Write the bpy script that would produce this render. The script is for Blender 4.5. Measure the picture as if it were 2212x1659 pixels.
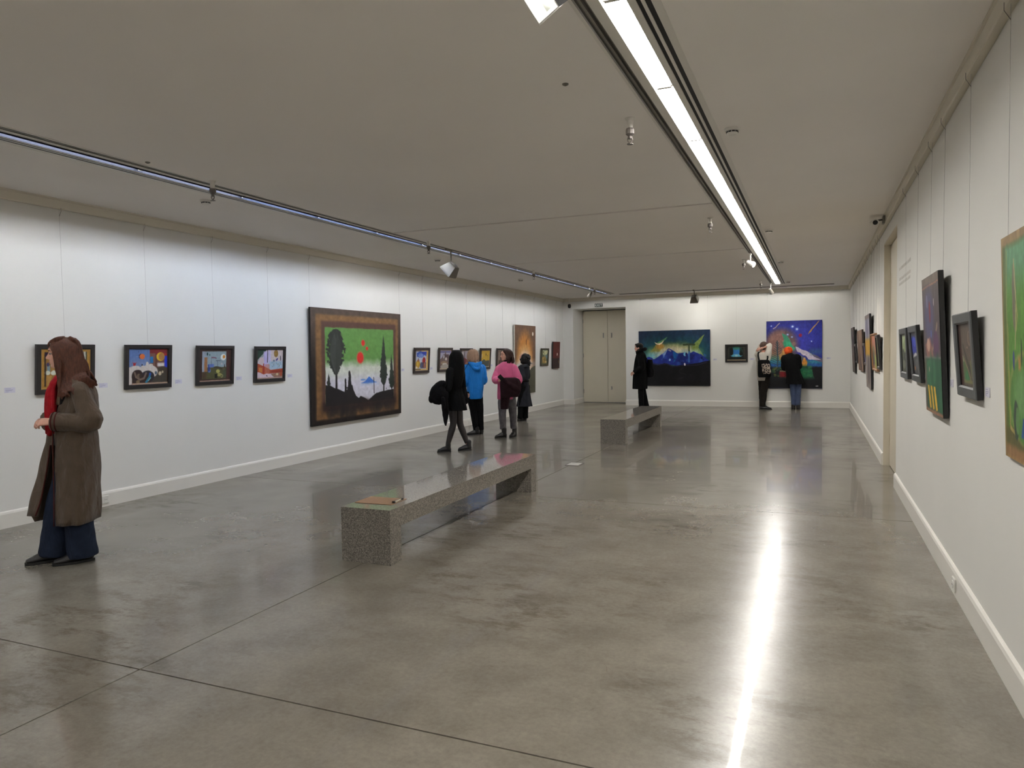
import bpy, bmesh, math, random
import numpy as np
from mathutils import Matrix, Vector, Euler
random.seed(7)
sc = bpy.context.scene
for o in list(bpy.data.objects):
    bpy.data.objects.remove(o)
COL = sc.collection

# ------------------------------------------------------------------ camera
cam_d = bpy.data.cameras.new('camera')
cam_d.sensor_fit = 'HORIZONTAL'
cam_d.sensor_width = 36.0
cam_d.lens = 36.0 * 1550.0 / 2212.0
cam_d.clip_start = 0.05
cam_d.clip_end = 100
cam = bpy.data.objects.new('camera', cam_d)
COL.objects.link(cam)
_r = (0.92093952, 0.38936659, -0.01625026)
_u = (-0.00158481, 0.04544039, 0.99896579)
_f = (-0.38970232, 0.91996132, -0.04246492)
cam.matrix_world = Matrix(((_r[0], _u[0], -_f[0], 0), (_r[1], _u[1], -_f[1], 0), (_r[2], _u[2], -_f[2], 1.55), (0, 0, 0, 1)))
sc.camera = cam

# ------------------------------------------------------------------ world, exposure, light levels
wd = bpy.data.worlds.new('world')
sc.world = wd
wd.use_nodes = True
wd.node_tree.nodes['Background'].inputs[0].default_value = (0.02, 0.02, 0.02, 1)
wd.node_tree.nodes['Background'].inputs[1].default_value = 0.0
sc.view_settings.view_transform = 'Standard'
sc.view_settings.look = 'None'
sc.view_settings.gamma = 1.0
sc.view_settings.use_curve_mapping = False
sc.view_settings.exposure = 0.86
sc.cycles.use_denoising = True
sc.cycles.max_bounces = 7
sc.cycles.diffuse_bounces = 5
sc.cycles.glossy_bounces = 3
sc.cycles.transmission_bounces = 1
sc.cycles.use_light_tree = False
sc.cycles.use_adaptive_sampling = True
sc.cycles.adaptive_threshold = 0.05
sc.cycles.sample_clamp_indirect = 6.0
sc.cycles.caustics_reflective = False
sc.cycles.caustics_refractive = False
TUBE_STRENGTH = 32.0
WASH_STRENGTH = 89.0
END_STRENGTH = 37.0
FLOOD_W = 60.0

# ------------------------------------------------------------------ room dimensions (metres)
XL, XR, YB, YF, H = -6.956, 0.820, 20.40, -4.0, 3.154
TAU = 2 * math.pi

# ------------------------------------------------------------------ helpers
def lin(c):
    return tuple((v / 12.92 if v <= 0.04045 else ((v + 0.055) / 1.055) ** 2.4) for v in c)
def rgb(r, g, b):
    return lin((r / 255.0, g / 255.0, b / 255.0))

def new_mat(name):
    m = bpy.data.materials.new(name)
    m.use_nodes = True
    nt = m.node_tree
    return m, nt, nt.nodes['Principled BSDF']

def mat(name, col, rough=0.5, metal=0.0, var=0.0, vscale=8.0, bump=0.0, bscale=60.0, spec=0.5, stretch=None, detail=4.0):
    """procedural surface: base colour varied by noise, optional fine relief"""
    m, nt, b = new_mat(name)
    b.inputs['Roughness'].default_value = rough
    b.inputs['Metallic'].default_value = metal
    b.inputs['Specular IOR Level'].default_value = spec
    b.inputs['Base Color'].default_value = (*col, 1)
    if var > 0 or bump > 0:
        tc = nt.nodes.new('ShaderNodeTexCoord')
        mp = nt.nodes.new('ShaderNodeMapping')
        if stretch: mp.inputs['Scale'].default_value = stretch
        nt.links.new(tc.outputs['Object'], mp.inputs[0])
    if var > 0:
        n = nt.nodes.new('ShaderNodeTexNoise')
        n.inputs['Scale'].default_value = vscale
        n.inputs['Detail'].default_value = detail
        nt.links.new(mp.outputs[0], n.inputs['Vector'])
        r = nt.nodes.new('ShaderNodeValToRGB')
        r.color_ramp.elements[0].position = 0.3
        r.color_ramp.elements[1].position = 0.7
        r.color_ramp.elements[0].color = (*[c * (1 - var) for c in col], 1)
        r.color_ramp.elements[1].color = (*[min(1, c * (1 + var)) for c in col], 1)
        nt.links.new(n.outputs['Fac'], r.inputs[0])
        nt.links.new(r.outputs[0], b.inputs['Base Color'])
    if bump > 0:
        n2 = nt.nodes.new('ShaderNodeTexNoise')
        n2.inputs['Scale'].default_value = bscale
        n2.inputs['Detail'].default_value = 3
        nt.links.new(mp.outputs[0], n2.inputs['Vector'])
        bp = nt.nodes.new('ShaderNodeBump')
        bp.inputs['Strength'].default_value = bump
        bp.inputs['Distance'].default_value = 0.01
        nt.links.new(n2.outputs['Fac'], bp.inputs['Height'])
        nt.links.new(bp.outputs[0], b.inputs['Normal'])
    return m

def emis(name, col, strength):
    m, nt, b = new_mat(name)
    b.inputs['Base Color'].default_value = (0.8, 0.8, 0.8, 1)
    b.inputs['Emission Color'].default_value = (*col, 1)
    b.inputs['Emission Strength'].default_value = strength
    return m

def link(name, me, m, parent=None, smooth=False):
    o = bpy.data.objects.new(name, me)
    COL.objects.link(o)
    if m is not None and len(me.materials) == 0:
        me.materials.append(m)
    if parent is not None:
        o.parent = parent
    if smooth:
        me.polygons.foreach_set('use_smooth', np.ones(len(me.polygons), dtype=bool))
    return o

def obj(name, bm, m, parent=None, smooth=False):
    me = bpy.data.meshes.new(name)
    bm.normal_update()
    bm.to_mesh(me)
    bm.free()
    return link(name, me, m, parent, smooth)

def tag(o, label=None, cat=None, group=None, kind=None):
    if label: o['label'] = label
    if cat: o['category'] = cat
    if group: o['group'] = group
    if kind: o['kind'] = kind
    return o

def empty(name, loc=(0, 0, 0), rot=(0, 0, 0)):
    e = bpy.data.objects.new(name, None)
    e.empty_display_size = 0.1
    COL.objects.link(e)
    e.location = loc
    e.rotation_euler = rot
    return e

def add_box(bm, x0, x1, y0, y1, z0, z1, M=None):
    vs = [Vector((x, y, z)) for z in (z0, z1) for y in (y0, y1) for x in (x0, x1)]
    if M is not None: vs = [M @ v for v in vs]
    v = [bm.verts.new(c) for c in vs]
    for f in ((0, 2, 3, 1), (4, 5, 7, 6), (0, 1, 5, 4), (2, 6, 7, 3), (0, 4, 6, 2), (1, 3, 7, 5)):
        bm.faces.new([v[i] for i in f])
    return v

def box(name, x0, x1, y0, y1, z0, z1, m, parent=None, bevel=0.0, seg=1):
    bm = bmesh.new()
    add_box(bm, x0, x1, y0, y1, z0, z1)
    if bevel > 0:
        bmesh.ops.bevel(bm, geom=bm.edges[:], offset=bevel, segments=seg, affect='EDGES', profile=0.7)
    return obj(name, bm, m, parent)

def add_cyl(bm, p0, p1, r0, r1=None, n=12, caps=True):
    p0, p1 = Vector(p0), Vector(p1)
    r1 = r0 if r1 is None else r1
    d = (p1 - p0).normalized()
    a = d.orthogonal().normalized()
    b = d.cross(a)
    A = [bm.verts.new(p0 + r0 * (math.cos(t) * a + math.sin(t) * b)) for t in [TAU * i / n for i in range(n)]]
    B = [bm.verts.new(p1 + r1 * (math.cos(t) * a + math.sin(t) * b)) for t in [TAU * i / n for i in range(n)]]
    for i in range(n):
        bm.faces.new((A[i], A[(i + 1) % n], B[(i + 1) % n], B[i]))
    if caps:
        bm.faces.new(A[::-1]); bm.faces.new(B)

def add_lathe(bm, prof, c=(0, 0, 0), n=20):
    """profile of (r, z) turned about a vertical axis"""
    c = Vector(c)
    rings = []
    for r, z in prof:
        rings.append([bm.verts.new(c + Vector((max(r, 1e-4) * math.cos(TAU * i / n), max(r, 1e-4) * math.sin(TAU * i / n), z))) for i in range(n)])
    for A, B in zip(rings, rings[1:]):
        for i in range(n):
            bm.faces.new((A[i], A[(i + 1) % n], B[(i + 1) % n], B[i]))
    bm.faces.new(rings[0][::-1]); bm.faces.new(rings[-1])

def add_prism_y(bm, prof, y0, y1):
    """closed (x,z) outline extruded along y"""
    A = [bm.verts.new((x, y0, z)) for x, z in prof]
    B = [bm.verts.new((x, y1, z)) for x, z in prof]
    n = len(prof)
    for i in range(n):
        bm.faces.new((A[i], A[(i + 1) % n], B[(i + 1) % n], B[i]))
    bm.faces.new(A[::-1]); bm.faces.new(B)
    bmesh.ops.recalc_face_normals(bm, faces=bm.faces[:])

# ------------------------------------------------------------------ materials of the shell
M_WALL = mat('wall_paint', rgb(229, 228, 224), rough=0.75, var=0.015, vscale=1.2, bump=0.02, bscale=120, spec=0.2)
M_CEIL = mat('ceiling_paint', rgb(244, 240, 236), rough=0.85, var=0.02, vscale=0.7, spec=0.15)
M_TRIM = mat('trim_paint', rgb(232, 229, 222), rough=0.45, var=0.01, vscale=2, spec=0.35)
M_CROWN = mat('cornice_paint', rgb(214, 208, 194), rough=0.6, var=0.015, vscale=2, spec=0.25)
M_DOOR = mat('door_paint', rgb(222, 214, 194), rough=0.5, var=0.015, vscale=2, spec=0.3)
M_WHITE = mat('white_enamel', rgb(225, 222, 216), rough=0.4, var=0.01, vscale=5, spec=0.4)
M_DARKSLOT = mat('black_slot', rgb(14, 14, 16), rough=0.6, var=0.1, vscale=20)
M_BLACKP = mat('black_plastic', rgb(22, 22, 23), rough=0.4, var=0.1, vscale=20)
M_GREYP = mat('grey_enamel', rgb(116, 112, 104), rough=0.45, var=0.03, vscale=10)
M_CHROME = mat('chrome', (0.62, 0.62, 0.62), rough=0.22, metal=1.0, var=0.03, vscale=8)
M_REFL = mat('aluminium_reflector', (0.66, 0.68, 0.72), rough=0.16, metal=1.0, var=0.04, vscale=3, stretch=(6, 0.3, 6))
M_BRASS = mat('dull_grey_metal', (0.20, 0.18, 0.17), rough=0.5, metal=0.5, var=0.08, vscale=20)

def concrete():
    m, nt, b = new_mat('polished_concrete')
    L = nt.links.new
    N = nt.nodes.new
    geo = N('ShaderNodeNewGeometry')
    def noise(scale, detail, rough=0.55, dist=0.0, stretch=None):
        n = N('ShaderNodeTexNoise')
        n.inputs['Scale'].default_value = scale
        n.inputs['Detail'].default_value = detail
        n.inputs['Roughness'].default_value = rough
        n.inputs['Distortion'].default_value = dist
        if stretch:
            mp = N('ShaderNodeMapping'); mp.inputs['Scale'].default_value = stretch
            L(geo.outputs['Position'], mp.inputs[0]); L(mp.outputs[0], n.inputs['Vector'])
        else:
            L(geo.outputs['Position'], n.inputs['Vector'])
        return n
    def ramp(src, p0, c0, p1, c1):
        r = N('ShaderNodeValToRGB')
        r.color_ramp.elements[0].position = p0; r.color_ramp.elements[0].color = (*c0, 1)
        r.color_ramp.elements[1].position = p1; r.color_ramp.elements[1].color = (*c1, 1)
        L(src, r.inputs[0])
        return r
    def mixc(kind, fac, a, bb):
        x = N('ShaderNodeMix'); x.data_type = 'RGBA'; x.blend_type = kind
        x.inputs[0].default_value = fac
        L(a, x.inputs[6]); L(bb, x.inputs[7])
        return x.outputs[2]
    base = ramp(noise(0.55, 5, 0.6, 0.2).outputs['Fac'], 0.30, rgb(113, 107, 97), 0.72, rgb(132, 126, 116))
    mottle = ramp(noise(2.2, 7, 0.72, 0.15).outputs['Fac'], 0.36, (0.83, 0.825, 0.81), 0.62, (1.05, 1.05, 1.05))
    col = mixc('MULTIPLY', 1.0, base.outputs[0], mottle.outputs[0])
    grain = ramp(noise(38, 3, 0.75, 0.0).outputs['Fac'], 0.35, (0.90, 0.90, 0.89), 0.65, (1.05, 1.05, 1.05))
    col = mixc('MULTIPLY', 1.0, col, grain.outputs[0])
    # trowel burns: sparse dark patches with crisp ragged edges
    big = ramp(noise(0.62, 3, 0.5, 0.3).outputs['Fac'], 0.46, (0, 0, 0), 0.62, (1, 1, 1))
    fine = ramp(noise(3.2, 8, 0.80, 0.25, (0.7, 1.5, 1)).outputs['Fac'], 0.48, (0, 0, 0), 0.60, (1, 1, 1))
    msk = mixc('MULTIPLY', 1.0, big.outputs[0], fine.outputs[0])
    x = N('ShaderNodeMix'); x.data_type = 'RGBA'; x.blend_type = 'MULTIPLY'
    L(msk, x.inputs[0]); L(col, x.inputs[6])
    x.inputs[7].default_value = (0.58, 0.56, 0.52, 1)
    col = x.outputs[2]
    # small scuffs
    sc_ = ramp(noise(11, 5, 0.78, 0.6, (1, 0.55, 1)).outputs['Fac'], 0.64, (1, 1, 1), 0.68, (0.76, 0.74, 0.71))
    col = mixc('MULTIPLY', 0.6, col, sc_.outputs[0])
    L(col, b.inputs['Base Color'])
    b.inputs['Roughness'].default_value = 0.24
    # patchy clear sealer on top
    wr = N('ShaderNodeMapRange')
    L(noise(0.8, 4, 0.55, 0.3).outputs['Fac'], wr.inputs[0])
    wr.inputs[1].default_value = 0.34; wr.inputs[2].default_value = 0.66
    wr.inputs[3].default_value = 0.06; wr.inputs[4].default_value = 0.42
    inv = N('ShaderNodeMapRange'); L(msk, inv.inputs[0])          # burnt patches have lost their gloss
    inv.inputs[3].default_value = 1.0; inv.inputs[4].default_value = 0.1
    mm = N('ShaderNodeMath'); mm.operation = 'MULTIPLY'
    L(wr.outputs[0], mm.inputs[0]); L(inv.outputs[0], mm.inputs[1])
    L(mm.outputs[0], b.inputs['Coat Weight'])
    sp = N('ShaderNodeMapRange'); L(msk, sp.inputs[0])
    sp.inputs[3].default_value = 0.5; sp.inputs[4].default_value = 0.16
    L(sp.outputs[0], b.inputs['Specular IOR Level'])
    b.inputs['Coat Roughness'].default_value = 0.045
    b.inputs['Coat IOR'].default_value = 1.5
    b.inputs['IOR'].default_value = 1.5
    bp = N('ShaderNodeBump')
    bp.inputs['Strength'].default_value = 0.06
    bp.inputs['Distance'].default_value = 0.012
    L(noise(2.2, 1, 0.4, 0.0, (0.6, 1.4, 1)).outputs['Fac'], bp.inputs['Height'])
    L(bp.outputs[0], b.inputs['Normal'])
    return m
M_CONC = concrete()
M_JOINT = mat('joint_filler', rgb(62, 56, 48), rough=0.8, var=0.2, vscale=6)

# ------------------------------------------------------------------ floor: slabs parted by saw-cut joints
fl = tag(box('floor', XL - 0.3, XR + 0.3, YF - 0.1, YB + 1.3, -0.16, -0.03, M_JOINT), kind='structure', label='grey polished concrete floor laid in large slabs')
JX = [XL - 0.2, -3.115, XR + 0.25]
JY = [YF, -2.19, 2.515, 7.19, 11.90, 16.60, YB + 1.15]
for i in range(2):
    for j in range(len(JY) - 1):
        g = 0.0045
        box('slab', JX[i] + g, JX[i + 1] - g, JY[j] + g, JY[j + 1] - g, -0.03, 0.0, M_CONC, fl)

# ------------------------------------------------------------------ walls
T = 0.25
wl = tag(box('wall_left', XL - T, XL, YF, YB, 0, H + 0.2, M_WALL), kind='structure', label='long white gallery wall')
# right wall with a door opening
DY0, DY1, DZ = 8.94, 10.58, 2.90
bm = bmesh.new()
add_box(bm, XR, XR + T, YF, DY0, 0, H + 0.2)
add_box(bm, XR, XR + T, DY1, YB, 0, H + 0.2)
add_box(bm, XR, XR + T, DY0, DY1, DZ, H + 0.2)
tag(obj('wall_right', bm, M_WALL), kind='structure', label='white gallery wall pierced by a tall doorway')
# back wall with the recess of the double door
BX0, BX1, BZ = -6.64, -5.05, 2.835
bm = bmesh.new()
add_box(bm, XL - T, BX0, YB, YB + 1.0, 0, H + 0.2)
add_box(bm, BX1, XR + T, YB, YB + 1.0, 0, H + 0.2)
add_box(bm, BX0, BX1, YB, YB + 1.0, BZ, H + 0.2)
tag(obj('wall_back', bm, M_WALL), kind='structure', label='white end wall with a deep door recess')
tag(box('wall_front', XL - T, XR + T, YF - T, YF, 0, H + 0.2, M_WALL), kind='structure')

# baseboards: flat board with a chamfered cap
def board_profile():
    return [(0, 0), (0.022, 0), (0.022, 0.132), (0.016, 0.150), (0.006, 0.158), (0, 0.158)]
def baseboard(name, segs):
    bm = bmesh.new()
    for p0, p1, nrm in segs:
        p0, p1, nrm = Vector((*p0, 0)), Vector((*p1, 0)), Vector((*nrm, 0))
        A = [bm.verts.new(p0 + nrm * a + Vector((0, 0, z))) for a, z in board_profile()]
        B = [bm.verts.new(p1 + nrm * a + Vector((0, 0, z))) for a, z in board_profile()]
        n = len(A)
        for i in range(n):
            bm.faces.new((A[i], A[(i + 1) % n], B[(i + 1) % n], B[i]))
        bm.faces.new(A[::-1]); bm.faces.new(B)
    bmesh.ops.recalc_face_normals(bm, faces=bm.faces[:])
    return tag(obj(name, bm, M_TRIM), kind='structure')
baseboard('baseboard_left', [((XL, YF), (XL, YB), (1, 0))])
baseboard('baseboard_right', [((XR, YF), (XR, DY0), (-1, 0)), ((XR, DY1), (XR, YB), (-1, 0))])
baseboard('baseboard_back', [((XL, YB), (BX0, YB), (0, -1)), ((BX1, YB), (XR, YB), (0, -1)), ((BX0, YB), (BX0, YB + 0.93), (1, 0)), ((BX1, YB), (BX1, YB + 0.93), (-1, 0))])

# cornice with the picture rail groove
def cornice(name, p0, p1, nrm):
    bm = bmesh.new()
    prof = [(0, 0), (0.062, 0), (0.062, -0.012), (0.050, -0.018), (0.050, -0.090), (0.044, -0.100), (0.020, -0.100), (0.020, -0.092), (0, -0.092)]
    p0, p1, nrm = Vector((*p0, H)), Vector((*p1, H)), Vector((*nrm, 0))
    A = [bm.verts.new(p0 + nrm * a + Vector((0, 0, z))) for a, z in prof]
    B = [bm.verts.new(p1 + nrm * a + Vector((0, 0, z))) for a, z in prof]
    n = len(A)
    for i in range(n):
        bm.faces.new((A[i], A[(i + 1) % n], B[(i + 1) % n], B[i]))
    bm.faces.new(A[::-1]); bm.faces.new(B)
    bmesh.ops.recalc_face_normals(bm, faces=bm.faces[:])
    return tag(obj(name, bm, M_CROWN), kind='structure')
cornice('trim_1', (XL, YF), (XL, YB), (1, 0))
cornice('trim_2', (XR, YF), (XR, YB), (-1, 0))
cornice('trim_3', (XL, YB), (XR, YB), (0, -1))

# ------------------------------------------------------------------ ceiling: panels, shallow joints, two long light channels
ce = tag(box('ceiling', XL - 0.2, XR + 0.2, YF - 0.1, YB + 0.1, H + 0.14, H + 0.2, M_CEIL), kind='structure', label='flat pale ceiling with shallow joints')
RX0, RX1 = -1.045, -0.655         # channel of the lit row
LX0, LX1 = -5.485, -5.095         # channel of the unlit row (mirror image)
REND, LEND = 18.92, 19.46
EY0, EY1, EX0, EX1 = 19.465, 19.855, -5.02, 0.42      # channel across the far end
box('panel', XL, LX0, YF, EY0, H, H + 0.139, M_CEIL, ce)
box('panel', RX1, XR, YF, EY0, H, H + 0.139, M_CEIL, ce)
box('panel', RX0, RX1, REND, EY0, H, H + 0.139, M_CEIL, ce)
box('panel', XL, EX0, EY0, EY1, H, H + 0.139, M_CEIL, ce)
box('panel', EX1, XR, EY0, EY1, H, H + 0.139, M_CEIL, ce)
box('panel', XL, XR, EY1, YB, H, H + 0.139, M_CEIL, ce)
cj = [YF, 8.15, 12.01, EY0]
for a, b_ in zip(cj, cj[1:]):
    g = 0.03
    box('panel', LX1, RX0, a + (g if a > YF else 0), b_ - (g if b_ < EY0 else 0), H, H + 0.139, M_CEIL, ce)
M_CJ = mat('ceiling_joint', rgb(150, 142, 134), rough=0.9, var=0.03, vscale=3)
for y in cj[1:-1]:
    box('joint_strip', LX1, RX0, y - 0.03, y + 0.03, H + 0.012, H + 0.1, M_CJ, ce)

# ------------------------------------------------------------------ linear ceiling lights (a lit and an unlit row)
M_TUBE = emis('lit_tube', (1.0, 0.975, 0.935), TUBE_STRENGTH)
M_WASH_N = emis('wash_tube_neutral', (0.95, 0.97, 1.0), WASH_STRENGTH)
M_WASH_C = emis('wash_tube_cool', (0.74, 0.86, 1.08), WASH_STRENGTH)
M_LOUVRE = mat('dark_grey_louvre', rgb(40, 42, 50), rough=0.6, var=0.05, vscale=3, spec=0.0)
M_TRACK = mat('grey_track_groove', rgb(84, 80, 78), rough=0.6, var=0.05)
def linear_light(x0, sgn, yend, lit, label, y0=YF, rot=0.0, loc=None, wash=None, ystart=None):
    """x0: edge nearest the closest side wall's opposite; profile runs from the track side to the slot side"""
    root = empty('linear_ceiling_light', loc or (x0, 0, H), (0, 0, rot))
    Y0_ = y0
    tag(root, label, 'ceiling light', 'long recessed light channels')
    X = lambda a: sgn * a
    # bands across the channel: track | plain | lamp trough | plain | air slot | plain | air slot | lip
    def band(name, a, b, z0, z1, m, par=root):
        return box(name, min(X(a), X(b)), max(X(a), X(b)), Y0_, yend, z0, z1, m, par)
    band('edge_strip', 0.000, 0.018, -0.004, 0.05, M_WHITE)
    tr = band('spotlight_track', 0.018, 0.078, 0.014, 0.05, M_TRACK)
    band('track_rail', 0.040, 0.054, -0.002, 0.014, M_GREYP, tr)
    band('track_rail', 0.072, 0.078, -0.002, 0.014, M_GREYP, tr)
    band('edge_strip', 0.078, 0.128, -0.004, 0.05, M_WHITE)
    # trough
    lz = -0.006 if lit else 0.001
    nz = -0.006 if lit else -0.014
    prof = [(0.128, nz), (0.134, nz), (0.146, 0.055), (0.236, 0.055), (0.248, lz), (0.254, lz), (0.254, 0.075), (0.128, 0.075)]
    bm = bmesh.new()
    add_prism_y(bm, [(X(a), z) for a, z in prof], Y0_, yend)
    ho = obj('trough', bm, M_WHITE if lit else M_LOUVRE, root)
    y = (3.27 - 1.2 * 6) if ystart is None else ystart
    k = 0
    tb = None
    while y < yend - 0.4:
        y1 = min(y + 1.2, yend)
        # tube: rounded diffuser
        if tb is None or y1 - y < 1.19:
            bm = bmesh.new()
            c = X(0.191 if lit else 0.157)
            rr, zz = (0.046, 0.046) if lit else (0.009, 0.021)
            add_cyl(bm, (c, 0.018, zz), (c, y1 - y - 0.018, zz), rr, n=16)
            for v in bm.verts: v.co.z = zz + (v.co.z - zz) * (0.9 if lit else 1)
            t = obj('tube', bm, M_TUBE if lit else (wash or M_WASH_N), root, smooth=False)
            t.location.y = y
            if tb is None: tb = t
            bm = bmesh.new()
            hc = X(0.191)
            hw = 0.050 if lit else 0.03
            add_box(bm, hc - hw, hc + hw, -0.022, 0.022, -0.003 if lit else 0.004, 0.054)
            bmesh.ops.bevel(bm, geom=bm.edges[:], offset=0.008, segments=2, affect='EDGES')
            s = obj('lamp_holder', bm, M_WHITE, root)
            s.location.y = y
            sk = s
        else:
            t = tb.copy(); COL.objects.link(t); t.location.y = y
            if not lit and wash is None and 5.0 < y < 9.0:
                t.material_slots[0].link = 'OBJECT'; t.material_slots[0].material = M_WASH_C
            s = sk.copy(); COL.objects.link(s); s.location.y = y
        y += 1.2
    s = sk.copy(); COL.objects.link(s); s.location.y = yend - 0.03
    ez = -0.004 if lit else 0.002
    band('edge_strip', 0.254, 0.284, ez, 0.05, M_WHITE)
    band('air_slot', 0.284, 0.306, 0.003, 0.05, M_DARKSLOT)
    band('edge_strip', 0.306, 0.322, ez, 0.05, M_WHITE)
    band('air_slot', 0.322, 0.350, 0.003, 0.05, M_DARKSLOT)
    band('edge_strip', 0.350, 0.390, ez, 0.05, M_WHITE)
    return root
linear_light(RX0, 1, REND, True, 'long lit row of white tubes in the ceiling channel at right')
linear_light(LX1, -1, LEND, False, 'long ceiling channel with concealed lamps above the left wall')

M_WASH_E = emis('wash_tube_warm', (1.0, 0.985, 0.925), END_STRENGTH)
linear_light(0, -1, EX1, False, 'ceiling channel with concealed lamps running across in front of the end wall', y0=EX0, rot=-math.pi / 2, loc=(0, EY0, H), wash=M_WASH_E, ystart=EX0 + 0.02)

# ------------------------------------------------------------------ doors
d1 = empty('door_1', (0, YB + 0.93, 0))
tag(d1, 'tall cream double door in the end wall recess', kind='structure')
mid = -5.845
box('door_frame', BX0 + 0.002, BX1 - 0.002, 0.05, 0.068, 0.0, BZ, M_DOOR, d1)
for a, b_, hs in ((BX0 + 0.02, mid - 0.004, 1), (mid + 0.004, BX1 - 0.02, -1)):
    leaf = box('door_leaf', a, b_, 0.0, 0.045, 0.012, BZ - 0.022, M_DOOR, d1, bevel=0.004)
    hx = mid - hs * 0.13
    bm = bmesh.new()
    add_box(bm, hx - 0.016, hx + 0.016, -0.008, 0.0, 1.98, 2.13)
    add_cyl(bm, (hx, -0.008, 2.03), (hx, -0.05, 2.03), 0.009)
    add_cyl(bm, (hx, -0.045, 2.03), (hx, -0.045, 2.11), 0.008)
    obj('door_handle', bm, M_CHROME, leaf)
    for hz in (0.35, 1.45, 2.5):
        bm = bmesh.new()
        ex = a + 0.006 if hs > 0 else b_ - 0.006
        add_cyl(bm, (ex, -0.008, hz - 0.06), (ex, -0.008, hz + 0.06), 0.009)
        obj('hinge', bm, M_CHROME, leaf)
bm = bmesh.new()
add_box(bm, mid + 0.10, mid + 0.135, -0.012, 0.0, 0.40, 0.50)
add_cyl(bm, (mid + 0.117, -0.03, 0.42), (mid + 0.117, -0.03, 0.48), 0.007)
obj('floor_bolt', bm, M_CHROME, d1)
box('threshold', BX0 + 0.002, BX1 - 0.002, -0.02, 0.05, 0.0, 0.011, mat('threshold_steel', (0.3, 0.29, 0.27), rough=0.4, metal=0.8, var=0.05), d1)
box('dark_gap_strip', BX0 + 0.024, BX1 - 0.024, 0.0, 0.04, BZ - 0.02, BZ - 0.002, M_DARKSLOT, d1)  # solid black strip darkens the gap above the leaves

d2 = empty('door_2', (XR + 0.075, 0, 0))
tag(d2, 'tall cream door standing in the doorway of the right wall', kind='structure')
M_DOOR2 = mat('door_paint_grey', rgb(214, 206, 188), rough=0.5, var=0.02, vscale=3, bump=0.01)
bm = bmesh.new()
add_box(bm, -0.074, 0.12, DY1 - 0.022, DY1 - 0.001, 0, DZ - 0.001)
add_box(bm, -0.074, 0.12, DY0 + 0.001, DY0 + 0.022, 0, DZ - 0.001)
add_box(bm, -0.074, 0.12, DY0 + 0.022, DY1 - 0.022, DZ - 0.022, DZ - 0.001)
obj('door_frame', bm, M_DOOR2, d2)
leaf = box('door_leaf', 0.0, 0.045, DY0 + 0.026, DY1 - 0.030, 0.008, DZ - 0.034, M_DOOR2, d2, bevel=0.003)
for hz in (0.35, 1.45, 2.45):
    bm = bmesh.new()
    add_cyl(bm, (-0.008, DY1 - 0.030, hz - 0.07), (-0.008, DY1 - 0.030, hz + 0.07), 0.010)
    obj('hinge', bm, M_DOOR2, leaf)
box('shadow_gap', 0.012, 0.03, DY1 - 0.0299, DY1 - 0.0225, 0.008, DZ - 0.034, M_DARKSLOT, d2)

# ------------------------------------------------------------------ exit sign
ex = empty('exit_sign', (-5.845, YB, 2.872))
tag(ex, 'small black EXIT sign with white letters above the double door', 'sign')
box('plate', -0.118, 0.118, -0.018, -0.001, 0.0, 0.098, mat('sign_black', rgb(38, 44, 40), rough=0.4, var=0.05), ex, bevel=0.003)
cu = bpy.data.curves.new('lettering', 'FONT')
cu.body = 'EXIT'; cu.size = 0.092; cu.align_x = 'CENTER'; cu.extrude = 0.001; cu.space_character = 1.15; cu.offset = 0.0015
lt = bpy.data.objects.new('lettering', cu)
COL.objects.link(lt)
cu.materials.append(mat('sign_white', rgb(235, 238, 232), rough=0.5, var=0.01))
bpy.context.view_layer.update()
_dg = bpy.context.evaluated_depsgraph_get()
_me = bpy.data.meshes.new_from_object(lt.evaluated_get(_dg))
bpy.data.objects.remove(lt)
lt = link('lettering', _me, None)
lt.parent = ex; lt.location = (0, -0.0195, 0.017); lt.rotation_euler = (math.pi / 2, 0, 0)

# ------------------------------------------------------------------ dome camera in the far left corner, lamp over the right doorway
e = empty('security_camera', (-6.68, 20.2, H))
tag(e, 'small black security camera hanging in the far left corner', 'camera')
bm = bmesh.new(); add_lathe(bm, [(0.03, 0), (0.03, -0.012), (0.008, -0.014), (0.008, -0.19)], n=14); obj('stem', bm, M_WHITE, e)
bm = bmesh.new(); add_lathe(bm, [(0.012, -0.18), (0.04, -0.19), (0.048, -0.22), (0.047, -0.26), (0.03, -0.295), (0.0, -0.30)], n=18); obj('dome', bm, M_BLACKP, e, smooth=True)

e = empty('security_camera', (XR - 0.065, 9.85, H - 0.055))
tag(e, 'pale camera on a bracket at the cornice above the right doorway', 'camera')
box('mounting_plate', -0.012, 0.012, -0.06, 0.06, -0.05, 0.04, M_GREYP, e, bevel=0.004)
bm = bmesh.new()
add_cyl(bm, (-0.012, 0, 0.0), (-0.10, 0.0, -0.01), 0.012)
obj('arm', bm, M_GREYP, e)
bm = bmesh.new()
add_cyl(bm, (-0.11, 0.09, -0.02), (-0.10, -0.11, -0.045), 0.036, 0.036, n=16)
add_cyl(bm, (-0.10, -0.11, -0.045), (-0.0985, -0.13, -0.047), 0.042, 0.042, n=16)
obj('housing', bm, M_WHITE, e, smooth=False)
bm = bmesh.new()
add_cyl(bm, (-0.0985, -0.1301, -0.047), (-0.0982, -0.134, -0.0475), 0.028, n=16)
obj('lens', bm, M_BLACKP, e)

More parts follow.
